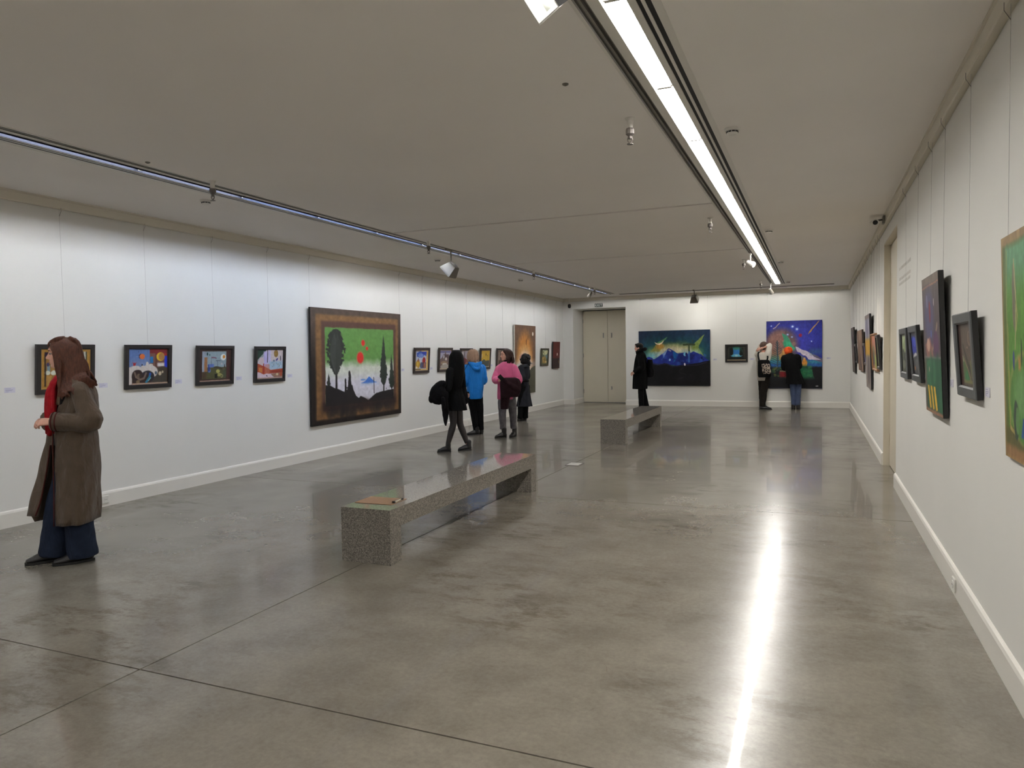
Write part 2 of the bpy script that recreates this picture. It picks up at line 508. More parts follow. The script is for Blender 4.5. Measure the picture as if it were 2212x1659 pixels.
# ------------------------------------------------------------------ sprinklers and smoke detectors
def sprinkler(x, y, label):
    e = empty('sprinkler', (x, y, H))
    tag(e, label, 'sprinkler', 'ceiling sprinklers')
    if not hasattr(sprinkler, 'me'):
        bm = bmesh.new(); add_lathe(bm, [(0.034, 0), (0.034, -0.006), (0.022, -0.014), (0.020, -0.07), (0.024, -0.072)], n=16)
        a = obj('escutcheon', bm, M_WHITE, e, smooth=False)
        bm = bmesh.new()
        add_lathe(bm, [(0.026, -0.070), (0.030, -0.080), (0.030, -0.108), (0.020, -0.118), (0.013, -0.124), (0.013, -0.140)], n=10)
        for s in (-1, 1):
            add_cyl(bm, (s * 0.012, 0, -0.125), (s * 0.018, 0, -0.150), 0.004, n=6)
            add_cyl(bm, (s * 0.018, 0, -0.150), (0, 0, -0.175), 0.004, n=6)
        add_cyl(bm, (0, 0, -0.174), (0, 0, -0.178), 0.022, n=12)
        b = obj('nozzle', bm, M_BRASS, e)
        sprinkler.me = (a.data, b.data)
    else:
        link('escutcheon', sprinkler.me[0], None, e); link('nozzle', sprinkler.me[1], None, e)
for y, w in ((4.94, 'large nearest pendent sprinkler left of the lit tubes'), (9.02, 'second pendent sprinkler left of the lit tubes, past the ceiling joint'),
             (13.44, 'third pendent sprinkler left of the lit tubes, beside a small spotlight'), (17.74, 'farthest pendent sprinkler near the end of the lit tubes')):
    sprinkler(-1.18, y, w)
for y, w in ((5.0, 'pendent sprinkler in front of the concealed-lamp channel, nearest at left'), (8.94, 'pendent sprinkler in front of the concealed-lamp channel beside the grey floodlight'),
             (13.04, 'pendent sprinkler in front of the far part of the concealed-lamp channel'), (17.2, 'tiny pendent sprinkler at the far tip of the concealed-lamp channel')):
    sprinkler(-5.03, y, w)

def detector(x, y, label, r=0.055):
    e = empty('smoke_detector', (x, y, H))
    tag(e, label, 'smoke detector', 'ceiling smoke detectors')
    if not hasattr(detector, 'me'):
        bm = bmesh.new(); add_lathe(bm, [(r, 0), (r, -0.012), (r * 0.92, -0.018), (r * 0.6, -0.02)], n=24); a = obj('base', bm, M_WHITE, e)
        bm = bmesh.new(); add_lathe(bm, [(r * 0.72, -0.0205), (r * 0.72, -0.034), (r * 0.55, -0.046), (0.0, -0.05)], n=20); b = obj('sensor_head', bm, M_WHITE, e)
        bm = bmesh.new()
        for i in range(10):
            t = TAU * i / 10
            M = Matrix.Translation((math.cos(t) * r * 0.70, math.sin(t) * r * 0.70, -0.028)) @ Matrix.Rotation(t, 4, 'Z')
            add_box(bm, -0.004, 0.004, -0.010, 0.010, -0.005, 0.005, M)
        c = obj('vent', bm, M_DARKSLOT, e)
        detector.me = (a.data, b.data, c.data)
    else:
        for n, me in zip(('base', 'sensor_head', 'vent'), detector.me): link(n, me, None, e)
for x, y, w in ((-0.56, 5.49, 'round white smoke detector right of the lit tubes, the nearest one'), (-0.58, 10.29, 'round white smoke detector right of the lit tubes, the middle one'),
                (-0.59, 14.05, 'round white smoke detector right of the lit tubes, third from the front'), (-0.60, 18.3, 'small smoke detector just past the end of the lit tubes'),
                (-5.70, 5.57, 'round smoke detector between the left wall and the concealed-lamp channel, the nearest one'), (-5.86, 10.71, 'round smoke detector between the left wall and the grey floodlight'),
                (-5.90, 14.51, 'faint round smoke detector between the left wall and the far concealed-lamp channel')):
    detector(x, y, w)
for i, (x, y, w) in enumerate(((-5.01, 4.30, 'tiny dark ceiling plug above the concealed-lamp channel at left'), (-1.38, 4.15, 'tiny dark ceiling plug left of the lit tubes'))):
    bm = bmesh.new(); add_lathe(bm, [(0.02, 0), (0.018, -0.006), (0.006, -0.012), (0.0, -0.012)], (x, y, H), n=14)
    tag(obj('ceiling_plug', bm, M_GREYP), w, 'plug', 'ceiling plugs')

# ------------------------------------------------------------------ track lights
def aim(e, d):
    e.rotation_mode = 'QUATERNION'
    e.rotation_quaternion = Vector(d).to_track_quat('-Z', 'Y')
M_LENS = emis('lit_lens', (0.92, 1.0, 0.96), 5.0)
M_LENS_W = emis('lit_spot_lens', (1.0, 0.93, 0.80), 9.0)
M_GLASS_OFF = mat('dark_lens', rgb(60, 60, 60), rough=0.1, var=0.05)

def floodlight(loc, direction, lit, label, drop, adapter_dy=0.0, power=0.0, col=(1, 1, 1), size=1.0):
    """square wall-washer on a stem; local -Z is the beam"""
    root = empty('floodlight', loc)
    tag(root, label, 'floodlight')
    box('track_adapter', -0.018, 0.018, -0.14 + adapter_dy, 0.04 + adapter_dy, drop - 0.038, drop - 0.001, M_GREYP, root, bevel=0.004)
    bm = bmesh.new(); add_cyl(bm, (0, 0, 0.05), (0, 0, drop - 0.03), 0.011, n=12); obj('stem', bm, M_GREYP, root)
    hd = empty('lamp_head'); hd.parent = root
    aim(hd, direction)
    s = 0.11 * size
    # body: truncated pyramid, wide at the mouth
    bm = bmesh.new()
    def ring(h, z, r=0.006):
        return [bm.verts.new((x, y, z)) for x, y in ((-h, -h), (h, -h), (h, h), (-h, h))]
    rg = [ring(s * 0.55, 0.085 * size), ring(s * 0.62, 0.075 * size), ring(s, -0.06 * size), ring(s, -0.085 * size), ring(s * 0.93, -0.085 * size), ring(s * 0.72, -0.02 * size)]
    for A, B in zip(rg, rg[1:]):
        for i in range(4): bm.faces.new((A[i], A[(i + 1) % 4], B[(i + 1) % 4], B[i]))
    bm.faces.new(rg[0]); bm.faces.new(rg[-1][::-1])
    bmesh.ops.recalc_face_normals(bm, faces=bm.faces[:])
    obj('housing', bm, M_WHITE if lit else M_GREYP, hd)
    bm = bmesh.new()
    add_cyl(bm, (0, 0, -0.022 * size), (0, 0, -0.040 * size), s * 0.58, s * 0.5, n=28)
    obj('lens', bm, M_LENS if lit else (M_LENS_W if power > 0 else M_GLASS_OFF), hd)
    if lit:
        bm = bmesh.new()
        for i in range(4):
            add_box(bm, -s * 1.02, -s * 1.005, -s * 0.8 + i * 0.04 * size, -s * 0.8 + i * 0.04 * size + 0.02 * size, -0.07 * size, 0.0)
        add_box(bm, -s * 1.005, -s * 1.0, -s * 0.98, s * 0.98, -0.085 * size, 0.02)
        obj('heat_sink', bm, M_BLACKP, hd)
    if power > 0:
        ld = bpy.data.lights.new('flood_beam', 'SPOT')
        ld.energy = power; ld.color = col; ld.spot_size = math.radians(125); ld.spot_blend = 1.0; ld.shadow_soft_size = 0.06
        lo = bpy.data.objects.new('flood_beam', ld); COL.objects.link(lo)
        lo.parent = hd; lo.location = (0, 0, -0.05 * size)
    return root

floodlight((-1.0, 2.80, 3.02), (-0.45, -0.50, -0.55), True, 'bright square floodlight on the ceiling track, cut by the top of the photo', H - 3.02, size=0.78)
floodlight((-5.13, 9.80, 2.855), (-0.74, 0.02, -0.67), False, 'grey trapezoid floodlight hanging from the concealed-lamp channel at left', H - 2.855, adapter_dy=-0.02, power=16, col=(1.0, 0.97, 0.95))
floodlight((-2.97, 19.505, 2.93), (0.05, 0.62, -0.78), False, 'grey trapezoid floodlight hanging in front of the end wall', H - 2.93, size=0.95, power=14, col=(1.0, 0.97, 0.90))

def spot(loc, direction, lit, label, drop):
    root = empty('track_spotlight', loc)
    tag(root, label, 'spotlight', 'small round track spotlights')
    box('track_adapter', -0.016, 0.016, -0.07, 0.07, drop - 0.03, drop - 0.001, M_WHITE, root, bevel=0.004)
    bm = bmesh.new(); add_cyl(bm, (0, 0, 0.01), (0, 0, drop - 0.02), 0.008, n=10); obj('stem', bm, M_WHITE, root)
    hd = empty('lamp_head'); hd.parent = root
    aim(hd, direction)
    bm = bmesh.new(); add_lathe(bm, [(0.022, 0.07), (0.030, 0.06), (0.033, 0.02), (0.045, -0.03), (0.047, -0.075), (0.041, -0.075), (0.038, -0.05)], n=20)
    obj('shade', bm, M_WHITE if lit else M_GREYP, hd, smooth=False)
    bm = bmesh.new(); add_cyl(bm, (0, 0, -0.05), (0, 0, -0.066), 0.038, n=20)
    obj('lens', bm, M_LENS_W if lit else M_GLASS_OFF, hd)
    return root
sp = spot((-1.0, 12.6, 2.985), (0.80, -0.35, -0.50), True, 'small round spotlight with a glowing lens on the lit channel', 0.165)
ld = bpy.data.lights.new('spot_beam', 'SPOT'); ld.energy = 38; ld.color = (1, 0.86, 0.68); ld.spot_size = math.radians(34); ld.spot_blend = 0.8; ld.shadow_soft_size = 0.03
lo = bpy.data.objects.new('spot_beam', ld); COL.objects.link(lo); lo.location = (-0.93, 12.52, 2.93); aim(lo, (1.75, -1.25, -1.35)); lo.parent = None
lo.parent = sp; lo.matrix_parent_inverse = Matrix.Translation((1.0, -12.6, -2.985))
spot((-1.0, 18.45, 2.955), (0.3, 0.6, -0.7), False, 'small grey spotlight hanging at the far end of the lit tubes', 0.195)
spot((-5.13, 17.15, 2.975), (-0.5, 0.3, -0.6), False, 'small dark spotlight under the far tip of the concealed-lamp channel', 0.175)

# ------------------------------------------------------------------ sockets, floor box
M_SOCK = mat('socket_plastic', rgb(226, 224, 218), rough=0.4, var=0.02)
def socket(loc, rz, label):
    e = empty('wall_socket', loc, (0, 0, rz)); tag(e, label, 'socket')
    box('plate', -0.042, 0.042, -0.012, -0.001, -0.042, 0.042, M_SOCK, e, bevel=0.004)
    bm = bmesh.new(); add_cyl(bm, (0, -0.0121, 0), (0, -0.016, 0), 0.024, n=18); ins = obj('insert', bm, M_SOCK, e)
    bm = bmesh.new()
    for s in (-1, 1): add_cyl(bm, (s * 0.009, -0.0161, 0), (s * 0.009, -0.0168, 0), 0.0035, n=8)
    obj('pin_hole', bm, M_DARKSLOT, ins)
socket((XL + 0.022, 5.26, 0.075), math.pi / 2, 'white wall socket on the baseboard behind the woman in the brown coat')
socket((XL + 0.022, 13.96, 0.075), math.pi / 2, 'white wall socket on the left baseboard between the walking visitors')
socket((XR - 0.022, 5.11, 0.075), -math.pi / 2, 'white wall socket on the baseboard of the right wall')
fb = empty('floor_box', (-3.08, 9.45, 0.0)); tag(fb, 'small metal floor outlet hatch set in the concrete between the benches', 'floor outlet')
bm = bmesh.new()
for a in ((-0.10, 0.10, -0.13, -0.115), (-0.10, 0.10, 0.115, 0.13), (-0.10, -0.085, -0.115, 0.115), (0.085, 0.10, -0.115, 0.115)):
    add_box(bm, *a, 0.0002, 0.006)
obj('rim', bm, M_BRASS, fb)
box('lid', -0.084, 0.084, -0.114, 0.114, 0.0002, 0.004, mat('brushed_lid', (0.62, 0.60, 0.56), rough=0.35, metal=0.7, var=0.05), fb)

# faint lettering on the right wall, near the doorway: too pale to read
wt = empty('wall_text', (XR - 0.0005, 8.2, 2.30), (0, 0, -math.pi / 2)); tag(wt, 'faint grey lines of wall lettering beside the right doorway', 'lettering')
M_VINYL = mat('grey_vinyl', rgb(208, 205, 200), rough=0.7, var=0.05, vscale=80)
rnd = random.Random(3)
for z in (0.06, -0.05, -0.10):
    bm = bmesh.new(); x = -0.48
    while x < 0.42:
        w = rnd.uniform(0.04, 0.13)
        xx = x
        while xx < x + w:
            add_box(bm, xx, xx + 0.010, -0.001, 0, z, z + rnd.uniform(0.022, 0.034)); xx += 0.018
        x += w + 0.03
    obj('text_line', bm, M_VINYL, wt)['kind'] = 'stuff'

# ------------------------------------------------------------------ granite benches
def granite(name, lo, hi, rough, dark=0.45):
    m, nt, b = new_mat(name)
    L = nt.links.new; N = nt.nodes.new
    tc = N('ShaderNodeTexCoord')
    v = N('ShaderNodeTexVoronoi'); v.inputs['Scale'].default_value = 150
    n = N('ShaderNodeTexNoise'); n.inputs['Scale'].default_value = 95; n.inputs['Detail'].default_value = 6; n.inputs['Roughness'].default_value = 0.7
    L(tc.outputs['Object'], v.inputs['Vector']); L(tc.outputs['Object'], n.inputs['Vector'])
    r1 = N('ShaderNodeValToRGB'); L(v.outputs['Color'], r1.inputs[0])
    r1.color_ramp.elements[0].position = 0.15; r1.color_ramp.elements[0].color = (*lo, 1)
    r1.color_ramp.elements[1].position = 0.85; r1.color_ramp.elements[1].color = (*hi, 1)
    r2 = N('ShaderNodeValToRGB'); L(n.outputs['Fac'], r2.inputs[0])
    r2.color_ramp.elements[0].position = 0.38; r2.color_ramp.elements[0].color = (dark, dark * .98, dark * .96, 1)
    r2.color_ramp.elements[1].position = 0.62; r2.color_ramp.elements[1].color = (1.1, 1.08, 1.04, 1)
    x = N('ShaderNodeMix'); x.data_type = 'RGBA'; x.blend_type = 'MULTIPLY'; x.inputs[0].default_value = 1
    L(r1.outputs[0], x.inputs[6]); L(r2.outputs[0], x.inputs[7]); L(x.outputs[2], b.inputs['Base Color'])
    b.inputs['Roughness'].default_value = rough
    b.inputs['Specular IOR Level'].default_value = 0.55
    return m
M_GRAN = granite('granite_flamed', rgb(92, 87, 81), rgb(152, 147, 139), 0.5, 0.55)
M_GRANP = granite('granite_polished', rgb(132, 128, 122), rgb(160, 157, 152), 0.05, 0.8)
def bench(cx, y0, rz, label):
    e = empty('stone_bench', (cx, y0, 0), (0, 0, rz)); tag(e, label, 'bench', 'granite benches')
    Ln, W2, Hb, t = 3.07, 0.215, 0.412, 0.145
    s = box('seat_slab', -W2, W2, 0, Ln, Hb - t, Hb, M_GRAN, e)
    s.data.materials.append(M_GRANP)
    for f in s.data.polygons:
        if f.normal.z > 0.9: f.material_index = 1
    for a in (0.0, Ln - 0.152):
        box('leg', -W2, W2, a, a + 0.152, 0.0, Hb - t, M_GRAN, e)
    return e
bench(-3.095, 4.455, math.radians(0.6), 'speckled granite bench nearest the camera, with a clipboard on it')
bench(-3.145, 11.745, 0.0, 'speckled granite bench farther down the room, before the man in black')

cb = empty('clipboard', (-3.135, 4.73, 0.4135), (0, 0, math.radians(2)))
tag(cb, 'brown hardboard clipboard with a metal clip lying on the near bench', 'clipboard')
box('board', -0.165, 0.165, -0.118, 0.118, 0.0, 0.004, mat('hardboard', rgb(146, 112, 80), rough=0.55, var=0.08, vscale=30, bump=0.02), cb, bevel=0.0015)
bm = bmesh.new()
add_box(bm, 0.128, 0.163, -0.055, 0.055, 0.0042, 0.009)
add_cyl(bm, (0.150, -0.058, 0.013), (0.150, 0.058, 0.013), 0.006, n=10)
cl = obj('clip', bm, mat('clip_metal', (0.75, 0.70, 0.62), rough=0.25, metal=1.0, var=0.03), cb)
bm = bmesh.new()
for s in (-1, 1): add_box(bm, 0.140, 0.163, s * 0.062 - 0.006, s * 0.062 + 0.006, 0.0042, 0.019)
obj('clip_end', bm, M_BLACKP, cl)

# ------------------------------------------------------------------ paintings: painted colour on real canvases
def vnoise(nx, ny, sx, sy, seed, octv=3):
    """smooth value noise on an ny x nx grid, range about -1..1"""
    rs = np.random.RandomState(seed)
    out = np.zeros((ny, nx)); amp = 1.0; tot = 0
    for o in range(octv):
        gx, gy = int(sx * 2 ** o) + 3, int(sy * 2 ** o) + 3
        g = rs.rand(gy, gx) * 2 - 1
        xs = np.linspace(0, sx * 2 ** o, nx); ys = np.linspace(0, sy * 2 ** o, ny)
        xi, yi = xs.astype(int), ys.astype(int)
        fx, fy = xs - xi, ys - yi
        fx = fx * fx * (3 - 2 * fx); fy = fy * fy * (3 - 2 * fy)
        a = g[yi][:, xi] * (1 - fx) + g[yi][:, xi + 1] * fx
        b = g[yi + 1][:, xi] * (1 - fx) + g[yi + 1][:, xi + 1] * fx
        out += amp * (a * (1 - fy[:, None]) + b * fy[:, None]); tot += amp; amp *= 0.55
    return out / tot

class Art:
    """a small painter: x 0..1 left to right, y 0..1 top to bottom, colours in sRGB 0..255"""
    def __init__(s, w, h, n, bg, seed=1, wob=0.006):
        s.nx = 2 * max(8, int(n)); s.ny = 2 * max(8, int(n * h / w)); s.asp = w / h      # painted at double size, averaged down
        s.seed = seed; s.w, s.h = w, h
        x, y = np.meshgrid((np.arange(s.nx)) / (s.nx - 1), (np.arange(s.ny)) / (s.ny - 1))
        s.x = x + wob * vnoise(s.nx, s.ny, 14, 14 / s.asp, seed + 50)
        s.y = y + wob * vnoise(s.nx, s.ny, 14, 14 / s.asp, seed + 90)
        s.c = np.zeros((s.ny, s.nx, 3)) + np.array(bg, float)
        s.k = 0
    def mix(s, m, col):
        m = np.clip(m, 0, 1)[..., None]
        s.c = s.c * (1 - m) + np.array(col, float) * m
        return s
    def rect(s, x0, y0, x1, y1, col, soft=0.006, a=1.0):
        f = lambda d: np.clip(d / soft + 0.5, 0, 1)
        return s.mix(a * f(s.x - x0) * f(x1 - s.x) * f(s.y - y0) * f(y1 - s.y), col)
    def ell(s, cx, cy, rx, ry, col, rot=0.0, soft=0.12, a=1.0):
        dx, dy = (s.x - cx) * s.asp, s.y - cy
        c, n = math.cos(rot), math.sin(rot)
        u, v = (dx * c + dy * n) / (rx * s.asp), (-dx * n + dy * c) / ry
        return s.mix(a * np.clip((1 - np.sqrt(u * u + v * v)) / soft + 0.5, 0, 1), col)
    def poly(s, pts, col, a=1.0):
        m = np.zeros(s.x.shape, bool); n = len(pts)
        for i in range(n):
            (x0, y0), (x1, y1) = pts[i], pts[(i + 1) % n]
            if y0 == y1: continue
            m ^= ((y0 > s.y) != (y1 > s.y)) & (s.x < (x1 - x0) * (s.y - y0) / (y1 - y0) + x0)
        return s.mix(a * m.astype(float), col)
    def line(s, pts, wd, col, a=1.0, soft=0.4):
        for (x0, y0), (x1, y1) in zip(pts, pts[1:]):
            ax, ay, bx, by = x0 * s.asp, y0, x1 * s.asp, y1
            px, py = s.x * s.asp, s.y
            L2 = (bx - ax) ** 2 + (by - ay) ** 2 + 1e-9
            t = np.clip(((px - ax) * (bx - ax) + (py - ay) * (by - ay)) / L2, 0, 1)
            d = np.hypot(px - ax - t * (bx - ax), py - ay - t * (by - ay))
            s.mix(a * np.clip((1 - d / wd) / soft + 0.5, 0, 1), col)
        return s
    def vgrad(s, stops):
        ys = [p for p, _ in stops]; cs = np.array([c for _, c in stops], float)
        s.c = np.stack([np.interp(s.y, ys, cs[:, i]) for i in range(3)], -1)
        return s
    def brush(s, amp, sx=30, sy=12):
        s.k += 1
        s.c = s.c * (1 + amp * vnoise(s.nx, s.ny, sx, sy, s.seed + 11 * s.k)[..., None])
        return s
    def dab(s, n, x0, y0, x1, y1, cols, r0, r1, a=0.6, rot=None):
        rs = random.Random(s.seed * 3 + s.k); s.k += 1
        for _ in range(n):
            s.ell(rs.uniform(x0, x1), rs.uniform(y0, y1), rs.uniform(r0, r1), rs.uniform(r0, r1) * 1.4, rs.choice(cols), rs.uniform(-1, 1) if rot is None else rot, 0.5, a)
        return s
    def tree(s, cx, y0, y1, wmax, col, shape='oval', jag=0.25):
        """dark tree silhouette with ragged edges"""
        t = np.clip((s.y - y0) / (y1 - y0), 0, 1)
        if shape == 'oval': prof = np.sin(np.pi * np.clip(t, 0, 1) ** 0.8) ** 0.6
        else: prof = np.clip(t * 1.25, 0, 1) * np.clip((1 - t) * 5, 0, 1) ** 0.5
        rag = 1 + jag * vnoise(s.nx, s.ny, 60, 60, s.seed + 7, 3)
        m = np.clip((wmax * prof * rag - np.abs(s.x - cx)) / .004 + .5, 0, 1) * ((s.y > y0) & (s.y < y1))
        return s.mix(m, col)

def canvas_mesh(art, w, h, y, name='canvas'):
    """flat painted face in local x (right), z (up), facing -y"""
    nx, ny = art.nx // 2, art.ny // 2
    pix = art.c.reshape(ny, 2, nx, 2, 3).mean((1, 3))
    xs = np.linspace(-w / 2, w / 2, nx); zs = np.linspace(h, 0, ny)
    X, Z = np.meshgrid(xs, zs)
    V = np.stack([X, np.full_like(X, y), Z], -1).reshape(-1, 3).astype(np.float32)
    i = (np.arange(ny - 1)[:, None] * nx + np.arange(nx - 1)[None]).ravel()
    F = np.stack([i, i + nx, i + nx + 1, i + 1], -1).astype(np.int32)
    me = bpy.data.meshes.new(name)
    me.vertices.add(len(V)); me.vertices.foreach_set('co', V.ravel())
    me.loops.add(F.size); me.loops.foreach_set('vertex_index', F.ravel())
    me.polygons.add(len(F)); me.polygons.foreach_set('loop_start', np.arange(0, F.size, 4, dtype=np.int32))
    me.update(); me.validate()
    at = me.color_attributes.new('paint', 'FLOAT_COLOR', 'POINT')
    c = np.clip(pix, 0, 255) / 255.0
    c = np.where(c <= 0.04045, c / 12.92, ((c + 0.055) / 1.055) ** 2.4)
    rgba = np.concatenate([c.reshape(-1, 3), np.ones((nx * ny, 1))], -1).astype(np.float32)
    at.data.foreach_set('color', rgba.ravel())
    return me

def paint_mat():
    m, nt, b = new_mat('oil_paint')
    at = nt.nodes.new('ShaderNodeAttribute'); at.attribute_name = 'paint'
    tc = nt.nodes.new('ShaderNodeTexCoord')
    n = nt.nodes.new('ShaderNodeTexNoise'); n.inputs['Scale'].default_value = 60; n.inputs['Detail'].default_value = 5
    nt.links.new(tc.outputs['Object'], n.inputs['Vector'])
    r = nt.nodes.new('ShaderNodeMapRange'); r.inputs[3].default_value = 0.86; r.inputs[4].default_value = 1.12
    nt.links.new(n.outputs['Fac'], r.inputs[0])
    x = nt.nodes.new('ShaderNodeVectorMath'); x.operation = 'SCALE'
    nt.links.new(at.outputs['Color'], x.inputs[0]); nt.links.new(r.outputs[0], x.inputs['Scale'])
    nt.links.new(x.outputs[0], b.inputs['Base Color'])
    bp = nt.nodes.new('ShaderNodeBump'); bp.inputs['Strength'].default_value = 0.12; bp.inputs['Distance'].default_value = 0.004
    nt.links.new(n.outputs['Fac'], bp.inputs['Height']); nt.links.new(bp.outputs[0], b.inputs['Normal'])
    b.inputs['Roughness'].default_value = 0.55
    b.inputs['Specular IOR Level'].default_value = 0.3
    return m
M_PAINT = paint_mat()
M_WIRE = mat('nylon_wire', rgb(176, 174, 172), rough=0.4, var=0.02)
M_HOOK = mat('grey_hook', rgb(120, 116, 112), rough=0.4, var=0.05)
FR = {'black': mat('black_frame', rgb(33, 30, 31), rough=0.4, var=0.12, vscale=12, stretch=(1, 1, 1)),
      'brown': mat('dark_brown_frame', rgb(52, 41, 36), rough=0.45, var=0.15, vscale=12),
      'slate': mat('slate_frame', rgb(78, 80, 82), rough=0.45, var=0.08, vscale=12),
      'wood': mat('light_wood_frame', rgb(150, 110, 74), rough=0.5, var=0.15, vscale=14),
      'olive': mat('olive_frame', rgb(70, 66, 50), rough=0.5, var=0.12, vscale=14),
      'blackgloss': mat('black_edge', rgb(16, 15, 16), rough=0.35, var=0.1, vscale=12)}
M_SLIP = mat('cream_slip', rgb(188, 166, 146), rough=0.4, var=0.06, vscale=20)
M_GILT = mat('ochre_slip', rgb(168, 128, 62), rough=0.4, var=0.1, vscale=20)
M_EDGE_W = mat('raw_canvas_edge', rgb(216, 212, 202), rough=0.8, var=0.04, vscale=30)
M_EDGE_D = mat('dark_canvas_edge', rgb(36, 32, 30), rough=0.7, var=0.1, vscale=30)
M_EDGE_B = mat('brown_canvas_edge', rgb(128, 96, 66), rough=0.8, var=0.1, vscale=30)
CARD = mat('card_white', rgb(214, 212, 224), rough=0.6, var=0.01)
M_INK = mat('card_print', rgb(164, 162, 188), rough=0.7, var=0.1, vscale=200)

def rect_frame(bm, w, h, fw, t, bev):
    """mitred picture frame, back at y=0, front at y=-t"""
    def loop(ix, y):
        return [bm.verts.new(c) for c in ((-w / 2 + ix, y, ix), (w / 2 - ix, y, ix), (w / 2 - ix, y, h - ix), (-w / 2 + ix, y, h - ix))]
    rings = [loop(0, 0), loop(0, -t + bev), loop(bev, -t), loop(fw - bev * 1.5, -t), loop(fw, -t + bev * 1.8), loop(fw, 0)]
    for A, B in zip(rings, rings[1:] + rings[:1]):
        for i in range(4):
            bm.faces.new((A[i], A[(i + 1) % 4], B[(i + 1) % 4], B[i]))
    bmesh.ops.recalc_face_normals(bm, faces=bm.faces[:])

def painting(side, pos, w, h, zb, label, art, frame=None, fw=0.05, t=0.032, slip=None, edge=None, tilt=0.034, wires=(0.0,), group=None, cat='painting', lean=0.0):
    """side L / R / B; pos is the centre along the wall"""
    rz = {'L': math.pi / 2, 'R': -math.pi / 2, 'B': 0.0}[side]
    gap = 0.004
    loc = {'L': (XL + gap, pos, zb), 'R': (XR - gap, pos, zb), 'B': (pos, YB - gap, zb)}[side]
    root = empty('framed_painting' if frame else 'canvas_painting', loc, (math.asin(tilt / h), 0, rz))
    tag(root, label, cat, group)
    Mi = root.matrix_basis.inverted() if False else (Matrix.Translation(loc) @ Euler((math.asin(tilt / h), 0, rz)).to_matrix().to_4x4()).inverted()
    if frame:
        bm = bmesh.new(); rect_frame(bm, w, h, fw, t, 0.006); fo = obj('frame', bm, FR[frame], root)
        if frame == 'slate':      # black painted outer sides
            fo.data.materials.append(FR['blackgloss'])
            for f in fo.data.polygons:
                if abs(f.normal.y) < 0.3: f.material_index = 1
        cw, ch, cy = w - 2 * fw, h - 2 * fw, -t * 0.45
        o = link('canvas', canvas_mesh(art, cw, ch, cy), M_PAINT, root); o.location.z = fw
        box('backing', -w / 2 + fw * 0.6, w / 2 - fw * 0.6, -t * 0.4, -0.001, fw * 0.6, h - fw * 0.6, FR['brown'], root)
        if slip:
            bm = bmesh.new(); s = 0.009
            for a in ((-cw / 2, cw / 2, fw, fw + s), (-cw / 2, cw / 2, h - fw - s, h - fw), (-cw / 2, -cw / 2 + s, fw + s, h - fw - s), (cw / 2 - s, cw / 2, fw + s, h - fw - s)):
                add_box(bm, a[0], a[1], cy - 0.006, cy - 0.0006, a[2], a[3])
            obj('slip', bm, slip, root)
    else:
        box('stretcher', -w / 2, w / 2, -t, -0.001, 0, h, edge or M_EDGE_D, root, bevel=0.003)
        link('canvas', canvas_mesh(art, w - 0.002, h - 0.002, -t - 0.0012), M_PAINT, root).location.z = 0.001
    # hanging wires run from the cornice down to the back of the picture
    for dx in wires:
        n = Vector({'L': (1, 0, 0), 'R': (-1, 0, 0), 'B': (0, -1, 0)}[side]); al = Vector({'L': (0, 1, 0), 'R': (0, -1, 0), 'B': (1, 0, 0)}[side])
        base = Vector(loc) + al * dx
        top = base + n * 0.026; top.z = H - 0.094
        bot = base + n * (tilt * 0.85); bot.z = zb + h * 0.90
        hook = top + Vector((0, 0, -0.10)) + (bot - top) * 0.0
        bm = bmesh.new()
        add_cyl(bm, Mi @ (top + Vector((0, 0, -0.002))), Mi @ bot, 0.0011, n=6)
        wo = obj('wire', bm, M_WIRE, root)
        bm = bmesh.new()
        a = top + Vector((0, 0, 0.0))
        add_cyl(bm, Mi @ (a + n * 0.026 + Vector((0, 0, 0.004))), Mi @ (a + n * 0.026 + Vector((0, 0, -0.03))), 0.0016, n=6)
        add_cyl(bm, Mi @ (a + n * 0.026 + Vector((0, 0, -0.03))), Mi @ (a + Vector((0, 0, -0.075))), 0.0016, n=6)
        obj('hook', bm, M_HOOK, wo)
    return root

def card(side, pos, z, label, w=0.098, h=0.05):
    rz = {'L': math.pi / 2, 'R': -math.pi / 2, 'B': 0.0}[side]
    loc = {'L': (XL + 0.001, pos, z), 'R': (XR - 0.001, pos, z), 'B': (pos, YB - 0.001, z)}[side]
    e = empty('wall_label', loc, (0, 0, rz)); tag(e, label, 'label', 'small picture labels')
    if not hasattr(card, 'me'):
        a = box('card', -w / 2, w / 2, -0.003, 0, -h / 2, h / 2, CARD, e)
        bm = bmesh.new()
        for i, (ln, zz) in enumerate(((0.05, 0.014), (0.07, 0.003), (0.06, -0.006), (0.03, -0.015))):
            add_box(bm, -w / 2 + 0.008, -w / 2 + 0.008 + ln, -0.0035, -0.003, zz - 0.0018, zz + 0.0018)
        b = obj('print', bm, M_INK, e); b['kind'] = 'stuff'
        card.me = (a.data, b.data)
    else:
        link('card', card.me[0], None, e)
        b = link('print', card.me[1], None, e); b['kind'] = 'stuff'

